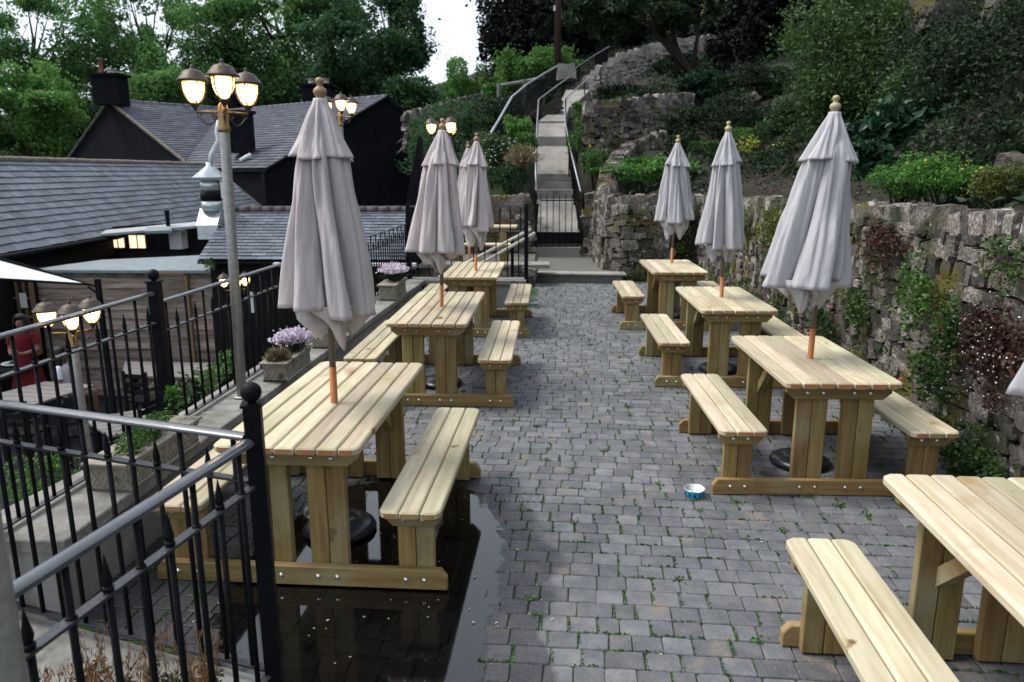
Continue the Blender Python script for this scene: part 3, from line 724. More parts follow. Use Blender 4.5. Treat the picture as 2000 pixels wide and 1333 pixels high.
RX = at(1968, 768, 2.35).x+.325
parasol(-1.160, 3.88, 3, .010, 0, 'cloth', 'finial', 'large beige closed parasol through the nearest left table, in front of the slate roofs', 1.0, 1.30, 1, (.01, 0), 1.15)
parasol(-1.000, 6.87, 11, .028, 0, 'cloth', 'finial', 'beige closed parasol through the middle left table, its hem pulled to the left', 1.06, 1.28, 1, (-.045, 0), 1.17)
parasol(-.920, 9.49, 5, .020, 0, 'cloth', 'finial', 'beige closed parasol at the far left table, in front of the railing', .88, 1.30, -1, (.0, 0), 1.1)
parasol(1.760, 4.99, 8, .012, 0, 'clothb', 'finialp', 'large grey closed parasol leaning over the table behind the dog bowl', 1.02, 1.28, -1, (-.085, 0), 1.17)
parasol(1.750, 7.49, 14, -.018, 0, 'clothb', 'finialp', 'grey closed parasol through the third table along the stone wall', .86, 1.27, 1, (-.02, 0), 1.17)
parasol(1.700, 10.39, 21, .008, 0, 'clothb', 'finialp', 'small looking grey closed parasol in front of the wall niche', 1.0, 1.33, 1, (.01, 0), 1.15)
parasol(RX, 2.35, 27, 0, 0, 'clothb', 'finialp', 'pale parasol of which only a hem corner shows at the right edge', 1.1, 1.24, 1, (.0, 0), 1.20)
parasol(-1.27, 12.3, 31, 0, 0, 'cloth', 'finial', 'beige closed parasol half hidden behind the one at the far left table', .9, 1.4, 1)

# ---------------------------------------------------------------- iron railings
def bar(m, p, q, r, n=6): m.tube([p, q], r, n)
def railing(t, A, B, zb, zt, drop, gap=.105, r=.008, toprail=.022, spikes=True, square=False, bottom=True, rust=False, ends=(0, 0)):
    A, B = Vector(A), Vector(B); L = (B-A).length; d = (B-A)/L; ang = math.atan2(d.y, d.x)
    up = Vector((0, 0, 1))
    f = lambda s, z: Vector((A.x+d.x*s, A.y+d.y*s, z))
    # half-round top rail, flat middle and bottom rails
    m = MB(); n = 10
    prof = [(math.cos(k*PI/8)*toprail, math.sin(k*PI/8)*toprail*.62) for k in range(9)]+[(-toprail, -.006), (toprail, -.006)]
    side = Vector((-d.y, d.x, 0)); V = []
    for s in (0, L):
        for a, b in prof: V.append(f(s, zt-toprail*.6+b)+side*a)
    k_ = len(prof); m.add(V, [(i, (i+1) % k_, k_+(i+1) % k_, k_+i) for i in range(k_)]+[tuple(range(k_-1, -1, -1)), tuple(range(k_, 2*k_))])
    m.build('top_rail', M['rail'], t, False)
    R3 = Matrix.Rotation(ang, 3, 'Z')
    zm = zt-drop
    c = f(L/2, zm); MB().box(c, (L, .034, .010), R3).build('middle_rail', M['ironrust'] if rust else M['rail2'], t)
    if bottom: MB().box(f(L/2, zb+.03), (L, .034, .009), R3).build('bottom_rail', M['rail2'], t)
    n = int(L/gap); g = L/n
    for k in range(n):
        s = (k+.5)*g; lo = zb+(.034 if bottom else 0)
        alt = k % 2 == 0
        if alt or not spikes:
            m = MB(); bar(m, f(s, lo), f(s, zt-.016), r, 8); m.build('bar', M['iron'], t, True)
            if spikes: MB().lathe([(r*1.5, 0), (r*1.3, .005), (r, .008)], 8, f(s, zm+.005)).build('collar', M['iron'], t, True)
        else:
            m = MB(); bar(m, f(s, lo), f(s, zm-.005), r, 8); m.build('bar', M['iron'], t, True)
            m = MB(); m.lathe([(r*1.1, .005), (r*1.6, .010), (r*1.6, .018), (r*1.05, .022), (r*1.45, .034), (r*1.5, .040), (0.0008, .115)], 4 if square else 6, f(s, zm)); m.build('spike', M['iron'], t)
def post(t, x, y, z0, z1, w_=.055, ball=.034, ang=0):
    R3 = Matrix.Rotation(ang, 3, 'Z')
    MB().box((x, y, (z0+z1)/2), (w_, w_, z1-z0), R3).build('post', M['iron'], t)
    MB().box((x, y, z1+.005), (w_*1.25, w_*1.25, .010), R3).build('post_cap', M['iron'], t)
    MB().lathe([(.012, .008), (.016, .016)]+[(ball*math.sin(PI*k/10), .012+ball-ball*math.cos(PI*k/10)) for k in range(2, 11)], 20, (x, y, z1)).build('ball_finial', M['iron'], t, True)

# near corner: cross railing and the one running towards the camera
cf = empty('iron_railing', (0, 0, 0), 0, 'near black railing crossing to the left behind the ball topped corner post, with peeling rust', 'railing', 'black iron railings')
PX, PY = -1.05, 2.53
railing(cf, (-1.085, 2.541, 0), (-2.62, 3.0, 0), .055, 1.055, .185, .118, .010, .026, square=False, rust=True)
post(cf, PX, PY, 0, 1.165, .060, .037, .25)
nf = empty('iron_railing', (0, 0, 0), 0, 'nearest black railing running from the ball topped post to the bottom left corner', 'railing', 'black iron railings')
railing(nf, (-1.062, 2.495, 0), (-1.237, 1.47, 0), .055, 1.05, .185, .118, .0105, .026)
gp = empty('steel_post', (0, 0, 0), 0, 'thick blurred grey steel post at the left edge ending the nearest railing', 'post')
MB().lathe([(.045, 0), (.045, .01), (.0445, 2.3), (.03, 2.34), (0, 2.35)], 24, (-1.205, 1.42, 0)).build('pole', M['steel'], gp, True)
MB().lathe([(.075, 0), (.075, .012), (.05, .02)], 24, (-1.205, 1.42, .013)).build('base_flange', M['steel'], gp, True)

# edge railing standing on the coping
def ex(y): return -2.40+(y-3.0)*.036
ef = empty('iron_railing', (0, 0, 0), 0, 'long black railing with spikes on the coping at the left edge', 'railing', 'black iron railings')
railing(ef, (ex(2.2)-.03, 2.2, 0), (ex(4.33), 4.33, 0), .40, 1.285, .19, .118, .009, .022)
post(ef, ex(4.37), 4.37, .38, 1.335, .062, .034)
railing(ef, (ex(4.41), 4.41, 0), (ex(11.2), 11.2, 0), .40, 1.22, .19, .118, .009, .020)
post(ef, ex(11.25)+.02, 11.25, .38, 1.28, .055, .030)

bf = empty('iron_railing', (0, 0, 0), 0, 'black railing across the far end of the left row, in front of cream handrails', 'railing', 'black iron railings')
railing(bf, (-2.02, 11.2, 0), (-.34, 11.2, 0), .40, 1.12, .01, .155, .0085, .012, spikes=False)
m = MB()
for k in range(11):
    s = -2.02+.155*(k+.5)
    m = MB(); bar(m, (s, 11.2, 1.12), (s, 11.2, 1.46), .0085); m.build('bar', M['iron'], bf)
MB().box((-1.18, 11.2, 1.475), (1.7, .026, .022)).build('top_rail', M['rail'], bf)
for x in (-.31, -2.06):
    MB().box((x, 11.2, .76), (.06, .06, 1.5)).build('post', M['iron'], bf)

# small iron gate between stone piers
gt = empty('iron_gate', (0, 0, 0), 0, 'small black iron gate closing the stepped path between two stone piers', 'gate')
G0, G1 = at(1047, 485, 16.6), at(1137, 484, 16.6); zb = G0.z; zt = at(1047, 378, 16.6).z
for g in (G0, G1): MB().box((g.x, g.y, (zb+zt)/2), (.05, .05, zt-zb)).build('gate_post', M['iron'], gt)
for z in (zb+.06, zb+.42, zt-.14, zt-.02) if False else (zb+.05, zt-.15):
    MB().box(((G0.x+G1.x)/2, G0.y, z), (G1.x-G0.x-.05, .02, .03)).build('gate_rail', M['iron'], gt)
for k in range(7):
    x = G0.x+.03+(G1.x-G0.x-.06)*(k+.5)/7; m = MB(); bar(m, (x, G0.y, zb+.03), (x, G0.y, zt-.02), .009); m.build('gate_bar', M['iron'], gt)
MB().box(((G0.x+G1.x)/2, G0.y+.012, zb+.22), (G1.x-G0.x-.05, .006, .26)).build('kick_plate', M['iron'], gt)
MB().box((G0.x+.06, G0.y-.02, zt-.18), (.09, .03, .09)).build('latch', M['steel'], gt)

# ---------------------------------------------------------------- lamps
def lantern(t, x, y, z, k):
    root = MB().lathe([(.010, 0), (.012, .01), (.028, .035), (.034, .045), (.012, .05)], 14, (x, y, z)).build('lantern', M['bronze'], t, True)
    o = MB(); o.lathe([(.010, .048), (.030, .055), (.052, .085), (.068, .13), (.073, .175), (.073, .19)], 22, (x, y, z)); o.build('glass', M['glow'], root, True)
    MB().lathe([(0, .065), (.022, .075), (.040, .11), (.047, .15), (.040, .18), (0, .19)], 16, (x, y, z)).build('bulb', M['bulb'], root, True)
    MB().lathe([(.078, .185), (.106, .188), (.108, .198), (.095, .206), (.088, .222), (.078, .228), (.068, .248), (.048, .262), (.028, .268), (.012, .275), (.014, .285), (.010, .297), (0, .302)], 28, (x, y, z)).build('cap', M['bronze'], root, True)
    for j in range(4):
        a = PI/4+j*PI/2+k; P = [(x+math.cos(a)*r, y+math.sin(a)*r, z+h) for r, h in ((.018, .045), (.045, .055), (.066, .088), (.080, .135), (.082, .19))]
        MB().tube(P, .0042, 6).build('strap', M['bronze'], root, True)
def make_lamp():
    t = empty('street_lamp', (0, 0, 0), 0, 'x', 'street lamp', 'three headed street lamps')
    t['zb'] = 0
    MB().lathe([(.036, .0), (.035, 1.0), (.034, 1.93), (.03, 1.94)], 20).build('pole', M['steel'], t, True)
    MB().lathe([(.065, .0), (.065, .010), (.042, .014)], 20).build('base_flange', M['steel'], t, True)
    MB().lathe([(.036, 1.90), (.042, 1.91), (.042, 1.93), (.034, 1.94), (.036, 2.05), (.030, 2.08), (.018, 2.10), (0, 2.104)], 20).build('collar', M['brass'], t, True)
    for j in range(3):
        a = -PI/2+.12+j*2*PI/3; c, s = math.cos(a), math.sin(a)
        ro = .2
        P = [(c*r, s*r, h) for r, h in ((.03, 2.035), (.10, 2.035), (.17, 2.035), (ro, 2.04))]
        arm = MB().tube(P, .009, 8).build('arm', M['brass'], t, True)
        Q = []
        for k in range(26):
            u = k/25
            if u < .3: q = u/.3; th = PI*2.1*(1-q); rr_ = .010+.014*q; Q.append((.085-.0+rr_*math.cos(th)-.02, 2.0+rr_*math.sin(th)))
            elif u < .72: q = (u-.3)/.42; Q.append((.04+.125*q, 2.0-.055*math.sin(q*PI*.9)+.01*q))
            else: q = (u-.72)/.28; th = -PI/2+PI*1.9*q; rr_ = .022-.013*q; Q.append((.168+rr_*math.cos(th), 2.008+rr_*math.sin(th)+.01))
        MB().tube([(c*r, s*r, h) for r, h in Q], .0045, 6).build('scroll', M['bronze'], arm, True)
        lantern(t, c*ro, s*ro, 2.045 if j else 2.055, a)
    return t
lp = make_lamp(); index_children()
def lamp_at(x, y, zb_, ztop, sc, rz, label, o=None, pole_to=None):
    o = o or copy_tree(lp); h = ztop-2.36*sc
    o.location = (x, y, h); o.scale = (sc, sc, sc); o.rotation_euler = (0, 0, rz); o['label'] = label
    if pole_to is not None:       # a longer pole for the lamps that stand lower down
        for c in o.children:
            if c.name.startswith('pole'):
                MB_ = MB().lathe([(.036, (pole_to-h)/sc), (.034, 1.93), (.03, 1.94)], 16); me = MB_.mesh('pole', True); me.materials.append(M['steel']); c.data = me
            if c.name.startswith('base_flange'): c.location = (0, 0, (pole_to-h)/sc)
    return o
lamp_at(-2.18, 5.09, .4, .402+2.36*.965, .965, .34, 'tall grey lamp post with three lit lanterns standing on the coping', lp)
lp.rotation_euler = (0, .016, .34)
bpy.context.view_layer.update()
lamp_at(-4.21, 6.35, 0, .91, 1.0, .50, 'lit three headed lamp in the lower yard beside the woman in red', None, -2.1)
lamp_at(-4.75, 11.2, 0, .50, .9, .38, 'lit three headed lamp in the lower yard under the small slate roof', None, -2.1)
lamp_at(-2.95, 11.0, 0, 3.06, 1.0, .25, 'lit three headed lamp half hidden behind the nearest left parasol', None, -2.1)
lamp_at(-2.05, 15.4, 0, 3.05, 1.3, .5, 'lit three headed lamp behind the middle left parasol, by the hillside', None, 1.2)

# ---------------------------------------------------------------- stone troughs with flowers on the coping
def trough(x, y, ln, label, wd=.20, ht=.155, ang=0):
    t = empty('planter', (x, y, .403), ang, label, 'planter', 'cast stone troughs on the coping')
    a, b = wd/2, ln/2
    m = MB(); s = .86
    m.prism([(-a*s, -b*.95), (a*s, -b*.95), (a*s, b*.95), (-a*s, b*.95)], .0, ht-.02, .004); m.build('trough', M['trough'], t)
    m = MB()
    for z, w_ in ((.008, .95), (ht-.028, .97), (ht-.008, 1.04)): m.prism([(-a*w_, -b*w_), (a*w_, -b*w_), (a*w_, b*w_), (-a*w_, b*w_)], z-.008, z+.008, .003)
    m.build('moulding', M['trough'], t)
    m = MB()
    def lattice(P0, ux, n, L_):
        k = L_/n; h = ht-.06
        for i in range(n):
            for sg in (0, 1):
                p = P0+ux*(i*k+(k if sg else 0)); q = P0+ux*(i*k+(0 if sg else k))+Vector((0, 0, h)); m.tube([p, q], .0042, 4)
                p = P0+ux*(i*k+(.5*k)); q = p+ux*(.5*k*(1 if sg else -1))+Vector((0, 0, h*.5)); m.tube([p, q], .0036, 4)
    lattice(Vector((-a*s, -b*.95-.001, .022)), Vector((1, 0, 0)), 3, 2*a*s)
    lattice(Vector((a*s+.001, -b*.95, .022)), Vector((0, 1, 0)), max(3, int(ln/.065)), 2*b*.95)
    m.build('lattice', M['trough'], t)
    MB().box((0, 0, ht-.018), (wd*.86, ln*.93, .02)).build('soil', M['soil'], t)
    return t
def plant(name, label, cat, P, size, m, tone=None, aspect=.5, up=.3, seed=1, group=None, stems=None, dirs=None):
    me = leafmesh(name, P, size, aspect, up, seed, tone, dirs=dirs)
    o = link(name, me, None, LF[m]); return tag(o, label, cat, group)
def sub(name, parent, P, size, m, tone=None, aspect=.5, up=.3, seed=1, dirs=None):
    me = leafmesh(name, P, size, aspect, up, seed, tone, dirs=dirs); return link(name, me, parent, LF[m])
trough(-2.18, 3.80, .74, 'long stone trough with green herbs at the near end of the coping', .23, .16, -.05)
P, T, _ = blob((-2.17, 3.82, .60), (.11, .34, .07), 2600, 4, 16, .45); plant('herb', 'low green herbs filling the long trough', 'plant', P, .022, 'herb', T, .45)
P, T, _ = blob((-2.19, 4.15, .70), (.05, .05, .09), 60, 5, 5, .5); plant('seedling', 'broad leaved seedling standing up at the far end of the long trough', 'plant', P, .05, 'fern', T, .4)
trough(-2.08, 5.78, .62, 'stone trough with dry grass and lilac flowers beside the lamp post', .21)
def flowers(x, y, rx, ry, z, n, seed, label):
    t = empty('flowering_plant', (x, y, z), 0, label, 'plant')
    P, T, _ = blob((0, 0, .02), (rx, ry, .09), n, seed, 14, .5); sub('foliage', t, P, .022, 'shrubd', T)
    P, T, _ = blob((0, 0, .085), (rx*1.1, ry*1.05, .085), n, seed+1, 22, .35, .8); k = P[:, 2] > .05; sub('blossom', t, P[k], .020, 'pink', T[k], .9, .5)
flowers(-2.07, 5.92, .15, .22, .575, 2600, 7, 'mound of lilac flowers in the trough beside the lamp post')
rg = np.random.default_rng(12); n = 900; a = rg.uniform(0, 2*PI, n); e = rg.uniform(.1, 1.2, n)
D = np.stack([np.cos(a)*np.cos(e), np.sin(a)*np.cos(e), np.sin(e)], 1); P = np.array([-2.08, 5.58, .545])+D*rg.uniform(.03, .10, (n, 1))
plant('dry_grass', 'tuft of dry straw coloured grass at the near end of the trough by the lamp', 'plant', P, .07, 'straw', None, .06, 0, 3, dirs=D)
trough(-2.05, 6.80, .42, 'stone trough mostly hidden behind the nearest left parasol', .19)
P, T, _ = blob((-2.05, 6.8, .6), (.1, .2, .06), 600, 24, 9, .4); plant('herb', 'green plant in the trough hidden behind the nearest left parasol', 'plant', P, .022, 'herb', T)
trough(-1.99, 9.55, .72, 'stone trough with lilac flowers at the far end of the coping', .24, .20)
flowers(-1.99, 9.62, .19, .33, .66, 2600, 17, 'mound of lilac flowers in the farthest trough on the coping')

# heather at the near corner
n = 3000; a = rg.uniform(0, 2*PI, n); e = rg.uniform(.5, 1.5, n); c = rg.integers(0, 60, n)
base = np.stack([rg.uniform(-1.78, -1.22, 60), rg.uniform(2.1, 2.46, 60), np.full(60, .02)], 1)
ca = rg.uniform(0, 2*PI, 60); ce = rg.uniform(.85, 1.5, 60); CD = np.stack([np.cos(ca)*np.cos(ce), np.sin(ca)*np.cos(ce), np.sin(ce)], 1)
D = CD[c]+rg.normal(0, .22, (n, 3)); D /= np.linalg.norm(D, axis=1)[:, None]
P = base[c]+CD[c]*rg.uniform(.02, .27, (n, 1))+rg.normal(0, .010, (n, 3))
hp = empty('heather', (0, 0, 0), 0, 'brown dried heather growing on the slab behind the nearest railing', 'plant')
sub('twigs', hp, P, .030, 'heath', None, .10, 0, 8, D)
P2 = base[c]+CD[c]*rg.uniform(.0, .12, (n, 1))+rg.normal(0, .014, (n, 3)); sub('foliage', hp, P2, .03, 'shrubd', None, .3, 0, 9)
m = MB()
for k in range(60): m.tube([base[k], Vector(base[k])+Vector(CD[k])*.13, Vector(base[k])+Vector(CD[k])*.27+Vector((0, 0, .01))], [.003, .002, .001], 4)
m.build('stems', M['frame'], hp)

# dog bowl
M['blue'] = mat('blue_enamel', ((.04, .50, .80), (.05, .56, .86)), rough=.35, bump=0)
M['navy'] = mat('navy_print', ((.008, .012, .03), (.01, .016, .04)), rough=.4, bump=0)
M['inox'] = mat('stainless_steel', ((.55, .55, .56), (.68, .68, .69)), rough=.35, metal=.75, bump=0)
db = empty('dog_bowl', (.93, 4.42, .002), 0, 'small light blue dog bowl with dark paw prints and a steel rim on the setts', 'dog bowl')
MB().open_lathe([(0, .001), (.052, 0), (.055, .004), (.060, .036), (.062, .044)], 32).build('outer_shell', M['blue'], db, True)
MB().open_lathe([(.062, .044), (.0665, .047), (.066, .050), (.060, .048), (.054, .012), (.0, .010)], 32).build('steel_liner', M['inox'], db, True)
for k in range(11):
    a = 2*PI*k/11; pr = MB()
    def dot(da, z, r):
        aa = a+da; rr_ = .0545+(z/.044)*.0075+.0012; c = Vector((math.cos(aa)*rr_, math.sin(aa)*rr_, z)); u = Vector((-math.sin(aa), math.cos(aa), 0)); v = Vector((0, 0, 1))
        V = [c+Vector((math.cos(aa), math.sin(aa), 0))*.0004+u*r*math.cos(q*PI/5)+v*r*.85*math.sin(q*PI/5) for q in range(10)]; pr.add(V, [tuple(range(10))])
    dot(0, .018, .0075)
    for da, z in ((-.13, .027), (-.045, .031), (.045, .031), (.13, .027)): dot(da, z, .0028)
    pr.build('paw_print', M['navy'], db)
# ---------------------------------------------------------------- hillside
HP = [(3.2, 2, 1.62), (3.2, 5, 1.60), (3.2, 8, 1.55), (3.2, 11, 1.48), (3.2, 14, 1.45), (1.5, 14.6, 1.36), (5, 3, 1.9), (8, 3, 3.2), (14, 3, 6), (3.2, -2, 1.62), (3.3, -8, 1.8), (8, -6, 4), (16, -8, 9), (24, -10, 13)]
for px, py, y in [(1700, 372, 8), (1980, 375, 6.2), (1990, 320, 7.4), (1600, 335, 11), (1450, 352, 13), (1300, 352, 15.5), (1900, 240, 11), (1990, 100, 10.5), (1650, 215, 14), (1500, 262, 16),
                  (1400, 285, 17.5), (1250, 296, 17.8), (1150, 300, 18.6), (1340, 215, 22), (1200, 205, 21.5), (1150, 300, 19.6), (1160, 188, 26), (1240, 165, 26), (1390, 165, 25), (1400, 92, 29), (1560, 60, 30),
                  (1560, 160, 22), (1900, 20, 16), (1130, 170, 31), (1240, 100, 33), (1047, 460, 17.0), (1133, 460, 17.0), (1000, 372, 18.6), (1125, 392, 19.6), (1052, 340, 20.9), (1114, 340, 20.9), (1050, 288, 22.4), (1110, 288, 22.4),
                  (1050, 244, 24.2), (1105, 244, 24.2), (1080, 212, 26.2), (1130, 185, 28), (960, 280, 22), (900, 340, 20), (870, 372, 17.5), (900, 215, 29), (1000, 210, 27), (842, 240, 31), (850, 225, 36), (950, 190, 36), (1060, 150, 34)]:
    p = at(px, py, y); HP.append((p.x, p.y, p.z-.12))
HP += [(-6, 24, -1.0), (-3, 17.2, .2), (-2.6, 17.2, .4), (-10, 30, 0), (-20, 40, 1.5), (-6, 45, 3.5), (10, 50, 16), (30, 40, 22), (30, 20, 18), (30, 4, 14), (-25, 60, 4), (0, 75, 8), (-9, 60, 4.5), (40, 75, 28), (-3.2, 20, -.5), (-40, 75, 6)]
HP = np.array(HP, float); HX = HP[:, :2]; nH = len(HP)
def Uf(d): return np.sqrt(d**2+.4)
A = np.zeros((nH+3, nH+3)); dm = np.linalg.norm(HX[:, None]-HX[None], axis=2)
A[:nH, :nH] = -Uf(dm); A[:nH, :nH][np.diag_indices(nH)] -= .08; A[:nH, nH] = 1; A[:nH, nH+1:] = HX; A[nH, :nH] = 1; A[nH+1:, :nH] = HX.T
W_ = np.linalg.solve(A, np.concatenate([HP[:, 2], [0, 0, 0]]))
def hz(x, y):
    x = np.asarray(x, float); y = np.asarray(y, float); q = np.stack([x.ravel(), y.ravel()], 1)
    d = np.linalg.norm(q[:, None]-HX[None], axis=2)
    return (-Uf(d) @ W_[:nH]+W_[nH]+q @ W_[nH+1:]).reshape(x.shape)
_zp = [(a[2], at(*a).z) for a in ((1090, 470, 16.6), (1090, 466, 17.0), (1087, 389, 19.4), (1085, 346, 20.5), (1082, 340, 20.7), (1080, 286, 22.2), (1078, 267, 22.5), (1078, 241, 24), (1078, 237, 24.3), (1102, 207, 26), (1129, 176, 28))]
def ZP(Y): return np.interp(Y, [a for a, b in _zp], [b for a, b in _zp])
def hillgrid(name, xs, ys, keep):
    X, Y = np.meshgrid(xs, ys); Z = hz(X, Y)
    Z = Z+.10*np.sin(X*3.1+Y*1.7)*np.sin(Y*2.3)*.4
    XC = np.interp(Y, [16, 24, 26, 28, 29], [.24, .16, .55, 1.1, 1.3]); cor = (abs(X-XC) < .85) & (Y > 16.3) & (Y < 28.3); Z = np.where(cor, np.minimum(Z-.3, ZP(Y)-.28), Z)
    m = MB(); nx = len(xs); V = np.stack([X.ravel(), Y.ravel(), Z.ravel()], 1).tolist(); Fs = []
    for j in range(len(ys)-1):
        for i in range(nx-1):
            cx, cy = (xs[i]+xs[i+1])/2, (ys[j]+ys[j+1])/2
            if keep(cx, cy): Fs.append((j*nx+i, j*nx+i+1, (j+1)*nx+i+1, (j+1)*nx+i))
    m.add(V, Fs); return tag(m.build(name, M['hill'], None, True), kind='structure')
def keeph(x, y):
    if y < 14.25: return x > 3.12 and y > -14
    if y < 16.9: return x > 1.2
    if y < 20: return x > -2.75
    return x > -2.9-(y-20)*.25 or y > 52
hillgrid('hillside', np.concatenate([np.arange(-70, -8, 2), np.arange(-8, 8, .3), np.arange(8, 60, 2)]), np.concatenate([np.arange(-14, 30, .3), np.arange(30, 120, 3)]), keeph)

# ---------------------------------------------------------------- back wall, piers, upper terraces
bw = empty('stone_wall', (0, 0, 0), 0, 'rough stone wall with upright coping stones behind the far railing, left of the iron gate', 'wall')
rubble(bw, [(-2.9, 16.45), (-.42, 16.6)], lambda s: -.3, lambda s: 1.42, (.20, .13), (.15, .26, .05), -1, 300, .24, 21)
m = MB(); m.box((-1.66, 16.75, .4), (2.5, .3, 1.8)); m.build('wall_core', M['mortar'], bw)
pr = empty('stone_pier', (0, 0, 0), 0, 'stone pier right of the iron gate', 'pier')
rubble(pr, [(.82, 16.55), (1.2, 16.5)], lambda s: 0, lambda s: 1.44, (.26, .17), (.17, .22, 0), -1, 300, .3, 23)
sw = empty('stone_wall', (0, 0, 0), 0, 'low stone wall with a slab top behind the lower part of the far railing', 'wall')
rubble(sw, [(-2.4, 13.3), (-.22, 13.2)], lambda s: -.5, lambda s: .30, (.24, .15), None, -1, 300, .22, 25)
m = MB(); m.box((-1.3, 13.45, -.1), (2.2, .3, .75)); m.build('wall_core', M['mortar'], sw)
x = -2.45
while x < -.3:
    d = R.uniform(.45, .6); MB().box((x+d/2, 13.42, .345), (d-.01, .5, .06)).build('slab', M['concrete'], sw); x += d
tag(sheet('back_patio', [(-2.9, 13.6, .2), (-.25, 13.6, .2), (-.25, 16.6, .22), (-2.9, 16.6, .22)], M['gravel'], None, (0, 0, -.4)), kind='structure')
tag(sheet('stairwell', [(-2.4, 11.3, -.6), (-.25, 11.3, -.6), (-.25, 13.3, -.3), (-2.4, 13.3, -.3)], M['gravel'], None, (0, 0, -.2)), kind='structure')
# table standing behind the railing
bt = empty('picnic_table', (0, 0, 0), 0, 'partly hidden pale timber table on the patio behind the far railing', 'picnic table')
c = at(950, 441, 14.8)
for k in range(6): MB().prism(rect(-.85, .6, -.33+k*.11, -.225+k*.11), c.z-.04, c.z, .006, off=(c.x, c.y, 0)).build('plank', M['top'], bt)
for k in range(3):
    MB().prism(rect(-.85, .6, -.80+k*.11, -.695+k*.11), c.z-.33, c.z-.29, .006, off=(c.x, c.y, 0)).build('seat_plank', M['top'], bt)
for dx in (-.6, .35):
    for dy in (-.2, .2): MB().box((c.x+dx, c.y+dy, (c.z+.2)/2-.02), (.16, .05, c.z-.2)).build('leg', M['wz'], bt)
    MB().box((c.x+dx, c.y-.3, c.z-.36), (.06, 1.0, .07)).build('cross_beam', M['wx'], bt)
# cream handrails of the steps beyond the railing
hr = empty('handrail', (0, 0, 0), 0, 'pair of cream wooden handrails slanting up behind the far railing', 'handrail')
for a, b in (((845, 549), (1036, 449)), ((860, 560), (1044, 456))):
    p, q = at(*a, 11.6), at(*b, 13.0); MB().tube([p, q], .028, 10).build('rail', mat('cream_rail', ((.62, .57, .47), (.72, .68, .58)), rough=.6, bump=.05), hr, True)
for t_ in (.35, .8):
    p = at(845, 549, 11.6).lerp(at(1036, 449, 13.0), t_); MB().box((p.x, p.y, p.z-.4), (.05, .05, .8)).build('post', M['iron'], hr)

# curved coping running up behind the niche wall
cw = empty('stone_wall', (0, 0, 0), 0, 'low curving dry stone wall climbing from the niche wall towards the hill', 'wall')
CP = [at(1182, 368, 15.0), at(1190, 338, 15.8), at(1205, 308, 16.8), at(1232, 284, 17.8), at(1290, 262, 18.6)]
PL = [(p.x, p.y) for p in CP]; cl = [0]
for a, b in zip(CP[:-1], CP[1:]): cl.append(cl[-1]+(Vector(b).xy-Vector(a).xy).length)
zf = lambda s: float(np.interp(s, cl, [p.z for p in CP]))
rubble(cw, PL, lambda s: zf(s)-.55, zf, (.22, .13), (.16, .20, .2), -1, 300, .26, 31, tight=1.2)
rubble(cw, [(a+.12, b+.1) for a, b in PL], lambda s: zf(s)-.40, zf, (.22, .13), (.16, .20, .2), -1, 0, .26, 33, tight=1.25)
# upper retaining wall between the path and the shrubs
def slopewall(label, pts, hgt, seed, avg=(.19, .115), limit=300, smat=None):
    """pts: (px, py of top, y); the face is hgt metres tall"""
    o = empty('stone_wall', (0, 0, 0), 0, label, 'wall'); Q = [at(*p) for p in pts]; l = [0]
    for a, b in zip(Q[:-1], Q[1:]): l.append(l[-1]+(b.xy-a.xy).length)
    zt = lambda s: float(np.interp(s, l, [p.z for p in Q]))
    zl = lambda s: float(np.interp(s, l, [p.z-h for p, h in zip(Q, hgt)]))
    path = [(p.x, p.y) for p in Q]
    m = MB()
    for a, b, ha, hb in zip(Q[:-1], Q[1:], hgt[:-1], hgt[1:]):
        o_ = Vector((0, .12, 0)); k = Vector((0, .6, -.15)); A_, B_ = a+o_-Vector((0, 0, .06)), b+o_-Vector((0, 0, .06))
        m.add([A_-Vector((0, 0, ha+.2)), B_-Vector((0, 0, hb+.2)), B_, A_, A_+k, B_+k], [(0, 1, 2, 3), (3, 2, 5, 4)])
    m.build('wall_core', M['soil'], o)
    rubble(o, path, zl, zt, avg, (.2, .26, .2), -1, limit, .3, seed, tight=1.03, smat=smat)
    return o
slopewall('mossy stone wall right of the stepped path, under the overhanging shrubs', [(1142, 205, 20.0), (1200, 200, 20.2), (1270, 190, 20.6), (1342, 186, 21.0)], [1.45, 1.4, 1.35, 1.3], 41)
slopewall('pale stone wall stepping up the hill below the dark trees', [(1108, 185, 29), (1140, 158, 28.5), (1175, 130, 28), (1210, 108, 28), (1270, 90, 28), (1330, 78, 28), (1392, 72, 28)], [.5, .75, 1.15, 1.5, 1.5, 1.35, 1.2], 43, (.17, .10), 300, M['stonep'])
slopewall('old stone wall on the far slope beyond the lamps on the left', [(790, 222, 30), (850, 208, 31), (900, 195, 32), (960, 182, 33)], [1.2, 1.2, 1.1, .8], 45, (.4, .2))
